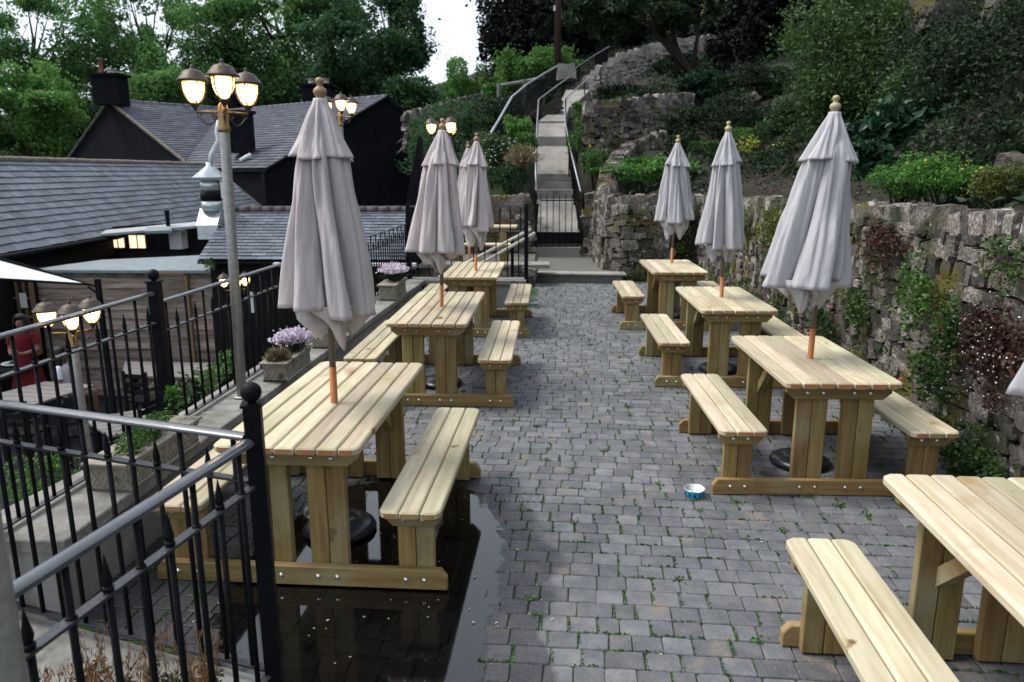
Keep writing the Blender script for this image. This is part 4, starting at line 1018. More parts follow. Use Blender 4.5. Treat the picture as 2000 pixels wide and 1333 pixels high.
# boulder at the head of the path, small stones by its edge
bo = link('boulder', STV[3][0].copy(), None); bo.data.materials.clear(); bo.data.materials.append(M['stonep'])
bo.location = at(1106, 142, 28.5); bo.scale = (.32, .3, .28); tag(bo, 'rounded pale boulder at the top of the path beside the handrail', 'boulder')
bo = link('boulder', STV[5][0].copy(), None); bo.location = at(1068, 218, 25.2); bo.scale = (.5, .22, .2); bo.rotation_euler = (0, -.5, 0); tag(bo, 'long slanting stone at the left edge of the path where it bends', 'boulder')
for i, (px, py, y, s, lb) in enumerate([(1860, 20, 12.5, (.55, .5, .35), 'large pale rock outcrop at the top right of the bank'), (1975, 20, 10.5, (.4, .35, .28), 'dark rock outcrop in the top right corner'), (1470, 200, 21, (.22, .2, .13), 'mossy rock face under the trees above the yellow shrubs'), (1990, 330, 7.2, (.16, .14, .11), 'mossy rock at the right edge above the wall plants'),
                                      (1420, 190, 22.5, (.3, .25, .25), 'brown rocky bank below the black tree shade')]):
    o = link('rock', STV[i+7][0].copy(), None); o.location = at(px, py, y); o.scale = s; o.rotation_euler = (i, i*2, i*.7); o.material_slots[0].link = 'OBJECT'; o.material_slots[0].material = M['rock']; tag(o, lb, 'rock')

# handrails of the path
def prail(name, label, pts, r=.019, posts=(), ph=.9, panel=False):
    t = empty(name, (0, 0, 0), 0, label, 'handrail'); Q = [at(*p) for p in pts]
    MB().tube(Q, r, 8).build('rail', M['whiterail'], t, True)
    for i, a in posts:
        p = Q[i].lerp(Q[i+1], a); m = MB(); m.tube([p, p-Vector((0, 0, ph))], .02, 6); m.build('post', M['iron'], t)
    return t, Q
M['whiterail'] = mat('painted_tube_rail', ((.30, .33, .37), (.42, .45, .50)), rough=.35, metal=.3, bump=.05)
prail('handrail', 'pale tubular handrail on the left of the stepped path', [(1047, 372, 16.7), (1046, 305, 19), (1049, 240, 22.5), (1052, 195, 24.5), (1085, 170, 26.5), (1110, 152, 28), (1117, 143, 28.6)], posts=[(1, .1), (3, .1), (4, .5)])
prail('handrail', 'pale tubular handrail on the right of the stepped path', [(1134, 374, 16.7), (1113, 288, 20.5), (1104, 240, 22.5), (1102, 195, 24.5), (1128, 172, 26.5), (1151, 152, 28)], posts=[(0, .5), (1, .1), (3, .1), (4, .6)])
t, Q = prail('iron_railing', 'dark railing, highlights coloured into its pale top rail, climbing the slope left of the path', [(951, 274, 19), (975, 234, 20.5), (1000, 190, 22.5), (1030, 165, 24.5), (1060, 146, 27), (1091, 128, 29)], .035)  # pale rail colour stands for highlights along the black handrail
Q2 = [q-Vector((0, 0, .22)) for q in Q]; MB().tube(Q2, .02, 6).build('lower_rail', M['iron'], t, True)
k = 0
for a, b in zip(Q[:-1], Q[1:]):
    n = max(2, int((b-a).length/.16))
    for j in range(n):
        p = a.lerp(b, j/n); m = MB(); bar(m, p-Vector((0, 0, .03)), p-Vector((0, 0, .95)), .014, 5); m.build('bar', M['iron'], t)
q2 = [at(*p) for p in ((1100, 152, 29), (1130, 130, 29.5), (1163, 108, 30), (1190, 92, 30.5))]
t = empty('iron_railing', (0, 0, 0), 0, 'black mesh railing at the top of the path turning uphill to the right', 'railing')
MB().tube(q2, .03, 6).build('rail', M['rail'], t)
for a, b in zip(q2[:-1], q2[1:]):
    for j in range(7): p = a.lerp(b, j/7); m = MB(); bar(m, p, p-Vector((0, 0, .85)), .02 if j else .04, 5); m.build('bar', M['iron'], t)
q3 = [at(*p) for p in ((1165, 98, 31), (1200, 92, 31), (1245, 96, 31))]
t = empty('iron_railing', (0, 0, 0), 0, 'dark bar fence on top of the pale upper wall below the trees', 'railing')
MB().tube(q3, .035, 6).build('rail', M['iron'], t)
for a, b in zip(q3[:-1], q3[1:]):
    for j in range(9): p = a.lerp(b, j/9); m = MB(); bar(m, p+Vector((0, 0, .25)), p-Vector((0, 0, .9)), .022, 5); m.build('bar', M['iron'], t)
ft = empty('wooden_fence', (0, 0, 0), 0, 'old grey wooden post and rail fence among bushes left of the path', 'fence')
a, b, c_ = at(974, 168, 27), at(1024, 160, 27), at(1062, 152, 28)
MB().tube([a, b, c_], .06, 6).build('rail', M['yardtop'], ft)
for p in (a, b): MB().tube([p+Vector((0, 0, .08)), p-Vector((0, 0, .9))], .06, 6).build('post', M['yardtop'], ft)
tp = empty('utility_pole', (0, 0, 0), 0, 'reddish brown pole rising in front of the dark conifers', 'pole')
p = at(1089, 128, 30); MB().tube([p-Vector((0, 0, 1)), p+Vector((0, 0, 9))], [.13, .10], 10).build('pole', mat('brown_pole', ((.05, .025, .02), (.08, .04, .03)), rough=.7), tp, True)
b_ = at(1084, 17, 30); MB().box(b_, (.12, .12, .18)).build('bracket', M['white'], tp)
# tall dark panel of the stair beyond the left fence end
dp = empty('stair_panel', (0, 0, 0), 0, 'tall black sloping panel between the slate roof and the far railing', 'panel')
sheet('panel', [at(792, 565, 13.2), at(824, 512, 13.2), at(826, 270, 14.0), at(818, 262, 14.0), at(792, 400, 13.2)], M['iron'], dp, (0, .06, 0))

# ---------------------------------------------------------------- buildings
def slates(parent, E0, E1, R1, R0, expo, wd, limit=300, mk='slate', th=.006, seed=1, jag=.006):
    rr = random.Random(seed); E0, E1, R0, R1 = map(Vector, (E0, E1, R0, R1))
    n_ = (E1-E0).cross(R0-E0).normalized()
    if n_.z < 0: n_ = -n_
    sl = ((R0-E0).length+(R1-E1).length)/2; rows = max(1, int(sl/expo)); L = []
    for r in range(rows):
        t0, t1 = r/rows, min(1, (r+1.25)/rows)
        A, B = E0.lerp(R0, t0), E1.lerp(R1, t0); C, D = E0.lerp(R0, t1), E1.lerp(R1, t1)
        ln = (B-A).length; n = max(1, int(ln/wd)); off = (.5 if r % 2 else 0)/n
        for k in range(-1, n+1):
            a, b = (k/n+off), ((k+1)/n+off); a, b = max(0, a), min(1, b)
            if b-a < .2/n: continue
            g = .004/ln; a += g; b -= g
            j0, j1 = rr.uniform(-jag, jag), rr.uniform(-jag, jag); up = (R0-E0).normalized()
            lift = n_*(th*1.9+rr.uniform(0, th*.7))
            p = [A.lerp(B, a)+up*j0, A.lerp(B, b)+up*j1, C.lerp(D, b), C.lerp(D, a)]
            q = [p[0]+lift+n_*th, p[1]+lift+n_*th, p[2]+n_*th*.6, p[3]+n_*th*.6]; lo = [p[0]+lift, p[1]+lift, p[2], p[3]]
            L.append((lo+q, rr.random()))
    Fs = [(4, 5, 6, 7), (0, 1, 5, 4), (1, 2, 6, 5), (3, 0, 4, 7), (3, 2, 1, 0)]
    L.sort(key=lambda q: ((q[0][0]-Vector((0, 0, H))).length if inframe(q[0][0], .02) else 1e3))
    for V, t in L[:limit]: m = MB(); m.add(V, Fs, t); m.build('slate', M[mk], parent)
    if len(L) > limit:
        m = MB()
        for V, t in L[limit:]: m.add(V, Fs, t)
        m.build('slates', M[mk], parent)['kind'] = 'stuff'

# long slate roof on the left (its ridge runs away from the camera)
hc = empty('slate_roofed_building', (0, 0, 0), 0, 'long low building with a weathered slate roof at the left edge', 'building')
zE = .98; dE = Vector((-.07, 1, 0))
E_far = at(515, 409, 28.4); zE = E_far.z; E_near = at(-60, 508, 12.4)
E_near = Vector((E_far.x+(-.062)*(E_near.y-E_far.y)*-1*0, E_near.y, zE)); 
q = gz(-60, 508, zE); E_near = Vector((q.x, q.y, zE))
d_ = (E_far-E_near).normalized(); pn = Vector((-d_.y, d_.x, 0)); wd_ = 1.92; rz_ = 1.65
R_far = E_far+pn*wd_+Vector((0, 0, rz_)); R_near = E_near+pn*wd_+Vector((0, 0, rz_))
slates(hc, E_near, E_far, R_far, R_near, .19, .33, 300, 'slate', .009, 3, .011)
bk = Vector((0, 0, -.03)); sheet('roof_deck', [E_near+bk, E_far+bk, R_far+bk, R_near+bk], M['dark'], hc, (0, 0, -.05))
B_far, B_near = R_far+pn*1.6-Vector((0, 0, 1.3)), R_near+pn*1.6-Vector((0, 0, 1.3))
sheet('rear_roof', [R_near+bk, R_far+bk, B_far, B_near], M['slated'], hc, (0, 0, -.05))
m = MB(); n = 34
for k in range(n):
    a, b = R_near.lerp(R_far, k/n+.001), R_near.lerp(R_far, (k+1)/n-.001); zoff = R.uniform(-.006, .006)
    m.tube([a+Vector((0, 0, zoff)), b+Vector((0, 0, zoff))], .075, 7)
m.build('ridge_tiles', mat('ridge_tile', ((.16, .14, .115), (.28, .25, .21)), scale=8, rough=.9, bump=.5), hc, True)
sheet('wall', [E_near+Vector((-.12, 0, -.04)), E_far+Vector((-.12, 0, -.04)), Vector((E_far.x-.12, E_far.y, -2.1)), Vector((E_near.x-.12, E_near.y, -2.1))], M['dark'], hc, (-.25, 0, 0))  # wall coloured dark to stand for the black shadow below the eaves
sheet('gable', [E_far+Vector((-.1, .0, -.05)), R_far+Vector((0, 0, -.08)), B_far, Vector((B_far.x, B_far.y, -2)), Vector((E_far.x-.1, E_far.y, -2))], M['black'], hc, (0, .2, 0))
m = MB(); m.tube([E_near+Vector((.06, 0, -.05)), E_far+Vector((.06, 0, -.05))], .05, 8); m.build('gutter', M['iron'], hc, True)
m = MB(); m.tube([E_far+Vector((.0, .02, 0)), R_far+Vector((0, .02, .02))], .06, 6); m.build('verge', M['concrete'], hc, True)

# timber clad flat roofed extension
xt = empty('timber_clad_extension', (0, 0, 0), 0, 'flat roofed extension clad in waney edged boards, below the slate roof', 'building')
YW = 13.2
a, b = at(72, 497, YW), at(600, 508, YW)
zt = .14
z = zt; k = 0
while z > -2.05:
    h = R.uniform(.15, .21)
    # wavy lower edge on each board
    n = 26; x0, x1 = a.x-.05, b.x+.2; V = []
    s = R.random()*9
    xs_ = [x0+(x1-x0)*i/n for i in range(n+1)]
    for i, x in enumerate(xs_):
        dz = .032*noise.noise(Vector((x*.9, s, 0)))+.012*noise.noise(Vector((x*3, s, 2)))
        V += [(x, YW-.045, z-h-.03+dz), (x, YW-.014, z+.01), (x, YW-.012, z-h-.03+dz)]
    Fs = []
    for i in range(n): Fs += [(3*i, 3*i+3, 3*i+4, 3*i+1), (3*i+2, 3*i+5, 3*i+3, 3*i)]
    m = MB(); m.add(V, Fs); m.build('board', M['clad'], xt); z -= h; k += 1
sheet('wall', [(x0, YW, .15), (x1, YW, .15), (x1, YW, -2.1), (x0, YW, -2.1)], M['dark'], xt, (0, .15, 0))
MB().box(((x0+x1)/2, YW+.02, .235), (x1-x0+.3, .22, .05)).build('roof_edge', M['felt'], xt)
MB().box(((x0+x1)/2-.02, YW+.04, .165), (x1-x0+.2, .16, .085)).build('fascia', mat('mossy_fascia', ((.06, .055, .045), (.2, .18, .15)), scale=6, rough=.9, bump=.5), xt)
sheet('flat_roof', [(x0-.1, YW, .262), (x1, YW, .262), (x1, 17.2, .275), (x0+.4, 14.6, .275)], M['felt'], xt, (0, 0, -.05))
# door frame in the cladding
A_, B_ = at(303, 535, YW-.1), at(362, 535, YW-.1); zb_ = -2.05
dr = MB().box(((A_.x+B_.x)/2, YW-.07, (A_.z+zb_)/2), (B_.x-A_.x-.05, .02, A_.z-zb_)).build('door', M['clad'], xt)
for x in (A_.x, B_.x): MB().box((x, YW-.09, (A_.z+zb_)/2), (.06, .06, A_.z-zb_)).build('door_frame', M['frame'], xt)
MB().box(((A_.x+B_.x)/2, YW-.09, A_.z), (B_.x-A_.x+.08, .06, .05)).build('door_frame', M['frame'], xt)
n0, n1 = at(481, 573, YW-.3), at(488, 614, YW-.3); MB().box(((n0.x+n1.x)/2, YW-.16, (n0.z+n1.z)/2), (.09, .02, n0.z-n1.z)).build('notice', M['white'], xt)

# back wall with lit windows above the flat roof
lw_ = empty('lit_back_wall', (0, 0, 0), 0, 'recessed wall with lit windows between the flat roof and the slate eaves', 'wall')
yb_ = 16.9
sheet('wall', [at(190, 445, yb_), at(450, 430, yb_), at(450, 492, yb_), at(190, 492, yb_)], M['dark'], lw_, (0, .2, 0))
for l, r, tp_, bt_ in ((216, 246, 464, 485), (251, 287, 459, 486)):
    p, q = at(l, tp_, yb_-.04), at(r, bt_, yb_-.04); w0 = MB().box(((p.x+q.x)/2, p.y, (p.z+q.z)/2), (q.x-p.x, .04, p.z-q.z)).build('window', M['frame'], lw_)
    nn = 2; ww = (q.x-p.x)/nn
    for k in range(nn): MB().box((p.x+ww*(k+.5), p.y-.024, (p.z+q.z)/2), (ww-.035, .01, p.z-q.z-.03)).build('pane', M['litwin'], w0)
p, q = at(335, 450, yb_-.3), at(362, 486, yb_-.3); MB().box(((p.x+q.x)/2, p.y, (p.z+q.z)/2), (q.x-p.x, .3, p.z-q.z)).build('pier', M['white'], lw_)
sheet('lead_canopy', [at(180, 452, 16.5), at(398, 432, 16.8), at(398, 440, 16.4), at(190, 458, 16.1)], mat('lead', ((.32, .34, .36), (.45, .47, .48)), rough=.5, metal=.3), lw_, (0, 0, -.05))
sheet('lead_canopy', [at(285, 444, 16.3), at(330, 442, 16.3), at(336, 450, 15.9), at(283, 452, 15.9)], M['felt'], lw_, (0, 0, -.06))
p = at(326, 416, 16.5); MB().lathe([(.045, -.6), (.045, .0), (.06, .01), (.06, .05), (.03, .06), (0, .07)], 12, p).build('vent_pipe', M['iron'], lw_, True)

# lean-to slate roof
ld = empty('lean_to', (0, 0, 0), 0, 'small slate roofed lean-to behind the middle of the left railing', 'building')
E0, E1 = at(385, 508, 12.9), at(792, 513, 12.9); E1.z = E0.z; R0, R1 = at(446, 413, 15.2), at(790, 411, 15.2); R1.z = R0.z; R1.x = E1.x+.0
slates(ld, E0, E1, R1, R0, .15, .25, 300, 'slate', .007, 8, .005)
sheet('roof_deck', [E0+bk, E1+bk, R1+bk, R0+bk], M['dark'], ld, (0, 0, -.04))
n = 17
for k in range(n):
    a, b = R0.lerp(R1, k/n), R0.lerp(R1, (k+.985)/n); m = MB(); m.tube([a+Vector((0, 0, .015)), b+Vector((0, 0, .015))], [.085, .095], 8); m.build('ridge_tile', mat('clay_ridge', ((.055, .05, .055), (.10, .09, .095)), rough=.8) if k == 0 else bpy.data.materials['clay_ridge'], ld, True)
sheet('wall', [E0+Vector((.15, .15, -.06)), E1+Vector((-.1, .15, -.06)), Vector((E1.x-.1, E1.y+.15, -2.1)), Vector((E0.x+.15, E0.y+.15, -2.1))], M['dark'], ld, (0, .2, 0))
sheet('side_wall', [E1+Vector((-.1, .1, -.06)), R1+Vector((-.1, 0, -.06)), Vector((R1.x-.1, R1.y, -2.1)), Vector((E1.x-.1, E1.y+.1, -2.1))], M['white'], ld, (-.1, 0, 0))
m = MB(); m.box(((E0.x+E1.x)/2+.8, 12.8, E0.z-.06), (E1.x-E0.x-1.2, .12, .05)); m.build('gutter', M['white'], ld)

# cross gabled black rendered house behind
hb = empty('black_house', (0, 0, 0), 0, 'black rendered house with slate roofs and two chimneys behind the lean-to', 'house')
k_ = 1.86
E0 = at(515, 330, 16*k_); ax = at(735, 190, 19*k_); ridge_dir = (at(430, 215, 23.1*k_)-ax); ridge_dir.z = 0; ridge_dir.normalize()
perp = Vector((-ridge_dir.y, ridge_dir.x, 0)); perp = perp if perp.y > 0 else -perp
half = (Vector(ax)-E0); hw = half.dot(perp); ax = Vector((E0.x+perp.x*hw, E0.y+perp.y*hw, ax.z))
E2 = E0+perp*2*hw*.93; E2.z = E0.z+.15
LB = 13.5
ov = -ridge_dir*.15
slates(hb, E0+ridge_dir*LB, E0+ov, ax+ov, ax+ridge_dir*LB, .26, .34, 0, 'slated', .015, 5, .012)
sheet('roof', [E0+ridge_dir*LB+bk, E0+ov+bk, ax+ov+bk, ax+ridge_dir*LB+bk], M['dark'], hb, (0, 0, -.08))
sheet('roof', [ax+ridge_dir*LB, ax+ov, E2+ov, E2+ridge_dir*LB], M['slated'], hb, (0, 0, -.08))
sheet('gable_wall', [E0-Vector((0, 0, .08)), ax-Vector((0, 0, .1)), E2-Vector((0, 0, .08)), Vector((E2.x, E2.y, -2.5)), Vector((E0.x, E0.y, -2.5))], M['black'], hb, ridge_dir*.2)
F0 = E0+perp*.15+ridge_dir*.02; F1 = E0+perp*.15+ridge_dir*LB; sheet('wall', [F0-Vector((0, 0, .08)), F1-Vector((0, 0, .08)), Vector((F1.x, F1.y, -2.5)), Vector((F0.x, F0.y, -2.5))], M['black'], hb, perp*.2)
m = MB(); n = 30
for k in range(n): a, b = (ax+ov).lerp(ax+ridge_dir*LB, k/n), (ax+ov).lerp(ax+ridge_dir*LB, (k+.97)/n); m.tube([a, b], .085, 6)
m.build('ridge_tiles', M['slated'], hb, True)
m = MB(); m.tube([E0+ov+Vector((0, 0, -.02)), ax+ov+Vector((0, 0, -.02))], .05, 5); m.tube([ax+ov, E2+ov], .06, 5); m.build('verge', M['dark'], hb)
def chimney(parent, px, ptop, pbot, y, wpx, pots=(), mk='black'):
    p = at(px, ptop, y); b = at(px, pbot, y); w0 = wpx/F*y
    c = MB().box((p.x, p.y, (p.z+b.z)/2), (w0, w0*.8, p.z-b.z)).build('chimney', M[mk], parent)
    MB().box((p.x, p.y, p.z+.05), (w0*1.2, w0, .12)).build('chimney_cap', M['black'], c)
    for dx, r, h, mk2 in pots: MB().lathe([(r, 0), (r*1.1, .05), (r*.85, .1), (r*.8, h*.85), (r, h*.9), (r, h), (r*.7, h)], 14, (p.x+dx, p.y, p.z+.1)).build('chimney_pot', M[mk2], c, True)
chimney(hb, 622, 170, 215, 39.5, 52, ((-.35, .18, .28, 'buff'), (.1, .18, .28, 'buff'), (.4, .18, .28, 'buff')))
chimney(hb, 468, 222, 300, 32.5, 40)
chimney(hb, 442, 142, 235, 46, 26, ((0, .18, .35, 'buff'),))
m = MB(); q = [at(*p) for p in ((490, 303, 31.5), (478, 309, 31.5), (470, 315, 31.5))]; m.tube(q, .09, 6); m.build('flashing', M['white'], hb, True)

ha = empty('black_gabled_house', (0, 0, 0), 0, 'black rendered gable with a chimney on its apex, left of the taller house', 'house')
ya_ = 20.5*k_
AX = at(216, 197, ya_); rd = at(432, 214, 23.2*k_)-AX; rd.z = 0; LA = rd.length; rd.normalize(); gd = Vector((rd.y, -rd.x, 0))
zl_ = at(75, 312, ya_).z-.2
def down(p, s, L_): return Vector((p.x+gd.x*s*L_, p.y+gd.y*s*L_, zl_))
rgt, lft = down(AX, 1, 6.5), down(AX, -1, 5.8)
slates(ha, rgt-rd*.1, rgt+rd*(LA+1.5), AX+rd*(LA+1.5), AX-rd*.1, .26, .34, 0, 'slated', .015, 6, .012)
sheet('roof', [rgt+bk, rgt+rd*(LA+1.5)+bk, AX+rd*(LA+1.5)+bk, AX+bk], M['dark'], ha, (0, 0, -.1))
sheet('roof', [lft-rd*.1, lft+rd*LA, AX+rd*LA, AX-rd*.1], M['slated'], ha, (0, 0, -.1))
sheet('gable_wall', [lft-Vector((0, 0, .1)), AX-Vector((0, 0, .12)), rgt-Vector((0, 0, .1)), Vector((rgt.x, rgt.y, -2.5)), Vector((lft.x, lft.y, -2.5))], M['black'], ha, rd*.2)
m = MB(); m.tube([lft-rd*.12, AX-rd*.12], .07, 5); m.tube([AX-rd*.12, rgt-rd*.12], .09, 5); m.build('verge', mat('lichened_verge', ((.09, .08, .065), (.2, .18, .15)), scale=6, rough=.9), ha)
m = MB(); n = 14
for k in range(n): m.tube([AX+rd*LA*k/n, AX+rd*LA*(k+.96)/n], .09, 6)
m.build('ridge_tiles', M['slated'], ha, True)
chimney(ha, 213, 150, 206, ya_-.3, 50, ((-.35, .12, .75, 'pot'), (.18, .26, .22, 'buff')))

# extraction duct and flue by the lean-to
du = empty('extraction_duct', (0, 0, 0), 0, 'silver extraction duct with a conical rain cap rising beside the lean-to roof', 'duct')
y_ = 14.6; c = at(409, 345, y_); s = y_/F
z_ = lambda py: at(409, py, y_).z-c.z
MB().lathe([(.31, z_(349)), (.31, z_(346)), (.05, z_(325)), (.04, z_(318))], 24, c).build('rain_cap', M['alu'], du, True)
MB().lathe([(.18, z_(374)), (.18, z_(352))], 20, c).build('collar', M['alu'], du, True)
MB().lathe([(.2, z_(392)), (.2, z_(374))], 20, c).build('black_band', M['iron'], du, True)
MB().lathe([(.19, z_(412)), (.19, z_(392))], 20, c).build('pipe', M['alu'], du, True)
a, b, c2, d2 = at(391, 408, y_), at(434, 408, y_), at(424, 440, y_-.3), at(383, 440, y_-.3)
sheet('hood', [a, b, c2, d2], M['alu'], du, (0, .35, 0))
a, b, c2, d2 = at(385, 440, y_-.35), at(426, 440, y_-.35), at(420, 468, y_-.35), at(387, 468, y_-.35); sheet('box', [a, b, c2, d2], M['alu'], du, (0, .4, 0))
fl = empty('flue_pipe', (0, 0, 0), 0, 'thin white flue pipe leaning up behind the duct cap', 'pipe')
MB().tube([at(410, 325, 15.5), at(413, 302, 15.5), at(427, 275, 15.5), at(424, 256, 15.5), at(428, 236, 15.5)], .048, 10).build('pipe', M['white'], fl, True)
fb = empty('meter_box', (0, 0, 0), 0, 'small white electrical box on a pole beside the duct', 'box')
p = at(436, 372, 14.0); MB().box(p, (.07, .06, .3)).build('box', M['white'], fb); MB().tube([p-Vector((0, 0, .1)), p-Vector((0, 0, .8))], .02, 6).build('pipe', M['white'], fb)

# white rendered wall with the timber window, awning
ww = empty('window_wall', (0, 0, 0), 0, 'white rendered wall with a timber window and a paper notice at the left edge', 'wall')
yy = 12.9
p, q = at(-60, 530, yy), at(8, 720, yy); sheet('wall', [(p.x, yy, .2), (q.x, yy, .2), (q.x, yy, -2.1), (p.x, yy, -2.1)], M['white'], ww, (0, .3, 0))
p, q = at(12, 546, yy), at(76, 692, yy)
MB().box(((p.x+q.x)/2, yy+.1, (p.z+q.z)/2), (q.x-p.x, .05, p.z-q.z)).build('glass', M['glass'], ww)
nx, nz_ = 3, 4
for k in range(nx+1): MB().box((p.x+(q.x-p.x)*k/nx, yy+.05, (p.z+q.z)/2), (.06 if k in (0, nx) else .03, .06, p.z-q.z)).build('window_bar', M['frame'], ww)
for k in range(nz_+1): MB().box(((p.x+q.x)/2, yy+.045, q.z+(p.z-q.z)*k/nz_), (q.x-p.x, .055, .06 if k in (0, nz_) else .03)).build('window_bar', M['frame'], ww)
a, b = at(35, 573, yy-.02), at(53, 602, yy-.02); MB().box(((a.x+b.x)/2, yy, (a.z+b.z)/2), (b.x-a.x, .005, a.z-b.z)).build('notice', M['white'], ww)
aw = empty('awning', (0, 0, 0), 0, 'white canvas awning on a black frame jutting in from the left edge', 'awning')
A0, A1, A2, A3 = at(-40, 498, 9.2), at(172, 556, 10.2), at(-40, 540, 8.2), at(-40, 535, 8.3)
A1 = at(174, 556, 9.9)
m = MB(); m.add([A0, A1, A2], [(0, 1, 2)]); m.build('canvas', M['awning'], aw)
m = MB(); m.tube([A0+Vector((0, 0, .03)), A1+Vector((0, 0, .0)), at(190, 560, 9.9)], .018, 6); m.tube([A2-Vector((0, 0, .02)), A1, ], .016, 6); m.build('frame', M['iron'], aw)
p = at(190, 545, 9.9); MB().box((p.x, p.y, (p.z-2.1)/2), (.06, .06, p.z+2.1)).build('post', M['iron'], aw)
MB().tube([at(172, 560, 9.9), Vector((p.x, p.y, at(190, 577, 9.9).z))], .015, 6).build('brace', M['iron'], aw)

# yard furniture
def ytable(P, label, h=.03, legs=True, m_='yardtop'):
    t = empty('yard_table', (0, 0, 0), 0, label, 'table', 'grey topped tables in the lower yard'); a, b, c, d = [Vector(p) for p in P]; n = 6
    for k in range(n):
        p0, p1 = a.lerp(d, (k+.04)/n), a.lerp(d, (k+.96)/n); q0, q1 = b.lerp(c, (k+.04)/n), b.lerp(c, (k+.96)/n)
        sheet('plank', [p0, q0, q1, p1], M[m_], t, (0, 0, -h))
    for s in (.12, .88):
        for r in (.15, .85): p = a.lerp(b, s).lerp(d.lerp(c, s), r); MB().box((p.x, p.y, (p.z-2.1)/2-.02), (.06, .06, p.z+2.1-.04)).build('leg', M['dark'], t)
zt_ = -1.35
ytable([gz(238, 734, zt_), gz(398, 738, zt_), gz(414, 709, zt_), gz(244, 706, zt_)][::-1], 'grey planked table in the lower yard seen beside the tall railing post')
ytable([gz(-80, 788, zt_), gz(60, 792, zt_), gz(185, 752, zt_), gz(90, 745, zt_)][::-1], 'grey planked table in the lower yard behind the lit lamp')
ytable([gz(215, 852, zt_), gz(305, 835, zt_), gz(285, 798, zt_), gz(160, 818, zt_)][::-1], 'pale grey table in the lower yard nearest the long trough')
ytable([gz(175, 690, zt_), gz(262, 692, zt_), gz(268, 678, zt_), gz(188, 676, zt_)][::-1], 'small grey table in the lower yard in front of the timber cladding')
def chair(x, y, a, label, h=.9):
    t = empty('yard_chair', (x, y, -2.1), a, label, 'chair', 'dark chairs in the lower yard')
    MB().box((0, 0, .45), (.44, .42, .04)).build('seat', M['dark'], t)
    for sx in (-1, 1):
        MB().box((sx*.2, .2, .48), (.04, .04, .96)).build('leg', M['dark'], t); MB().box((sx*.2, -.19, .22), (.04, .04, .45)).build('leg', M['dark'], t)
        MB().box((sx*.22, 0, .66), (.04, .42, .03)).build('armrest', M['dark'], t)
    for z in (.62, .74, .88): MB().box((0, .2, z), (.38, .02, .07)).build('back_slat', M['dark'], t)
for i, (px, py, a, lb) in enumerate([(300, 690, 0, 'dark chair in the lower yard behind the grey table by the railing post'), (365, 690, .2, 'dark chair in the lower yard nearest the plants under the railing'), (290, 770, 3.0, 'dark chair in the lower yard in front of the grey table by the post'),
                                 (225, 700, .5, 'dark chair in the lower yard near the small table by the cladding'), (170, 840, 2.2, 'dark chair in the lower yard left of the long trough'), (60, 840, 3.1, 'dark chair in the lower yard in front of the table behind the lamp'), (330, 860, 1.4, 'dark chair in the lower yard close under the coping')]):
    p = gz(px, py+60, -2.1); chair(p.x, p.y, a, lb)
# barrel shaped dark tub with a plant
p = gz(390, 700, -2.1); pt = empty('garden_tub', (p.x, p.y, -2.1), 0, 'dark tub against the timber cladding holding a leafy plant', 'tub')
MB().lathe([(.22, 0), (.30, .6), (.30, .62), (.26, .62), (.25, .5)], 18).build('tub', M['dark'], pt, True)
P, T, _ = blob((p.x, p.y, -1.1), (.4, .4, .45), 1500, 61, 12, .4); plant('shrub', 'leafy plant in the dark tub by the timber cladding', 'plant', P, .06, 'shrub', T)
for i, (px, py, sx, lb, mm) in enumerate([(405, 745, .35, 'green climbing plant under the railing left of the lamp post', 'herb'), (440, 716, .35, 'green climbing plant behind the railing by the foot of the lamp post', 'herb'), (360, 775, .35, 'pale leaved plant in the yard just below the coping', 'shrub'),
                                     (410, 515, .3, 'small creeper hanging under the eaves of the lean-to', 'shrub'), (40, 930, .3, 'bright green plant in the yard at the left edge', 'herb'), (60, 985, .3, 'strappy green plant in the yard under the railing', 'herb'), (110, 920, .3, 'lime green plant below the near end of the coping', 'herb')]):
    c = at(px, py, (6.6, 7.4, 5.6, 12.8, 4.6, 4.2, 4.8)[i]); P, T, _ = blob(c, (sx*.6, sx*.8, sx*.5), 170, 70+i, 9, .4); plant('shrub', lb, 'plant', P, .05, mm, T)

# ---------------------------------------------------------------- people in the yard
M['skin'] = mat('skin', ((.20, .10, .07), (.26, .14, .10)), rough=.6, bump=0)
M['redcloth'] = mat('red_dress_cloth', ((.09, .004, .008), (.14, .007, .012)), rough=.9, bump=.2, bscale=12)
M['palecloth'] = mat('pale_shirt_cloth', ((.55, .54, .62), (.65, .64, .70)), rough=.9, bump=.2, bscale=12)
M['hair'] = mat('dark_hair', ((.006, .005, .005), (.015, .012, .011)), rough=.5, bump=.3, bscale=60, stretch=(8, 8, 1))
def body(parent, J, E):
    me = bpy.data.meshes.new('body'); me.from_pydata([j[0] for j in J], E, []); o = link('body', me, parent, M['skin'])
    md = o.modifiers.new('skin', 'SKIN'); md.use_smooth_shade = True
    for i, j in enumerate(J): me.skin_vertices[0].data[i].radius = (j[1], j[2] if len(j) > 2 else j[1])
    me.skin_vertices[0].data[0].use_root = True
    o.modifiers.new('sub', 'SUBSURF').levels = 2; o.modifiers['sub'].render_levels = 2
    return o
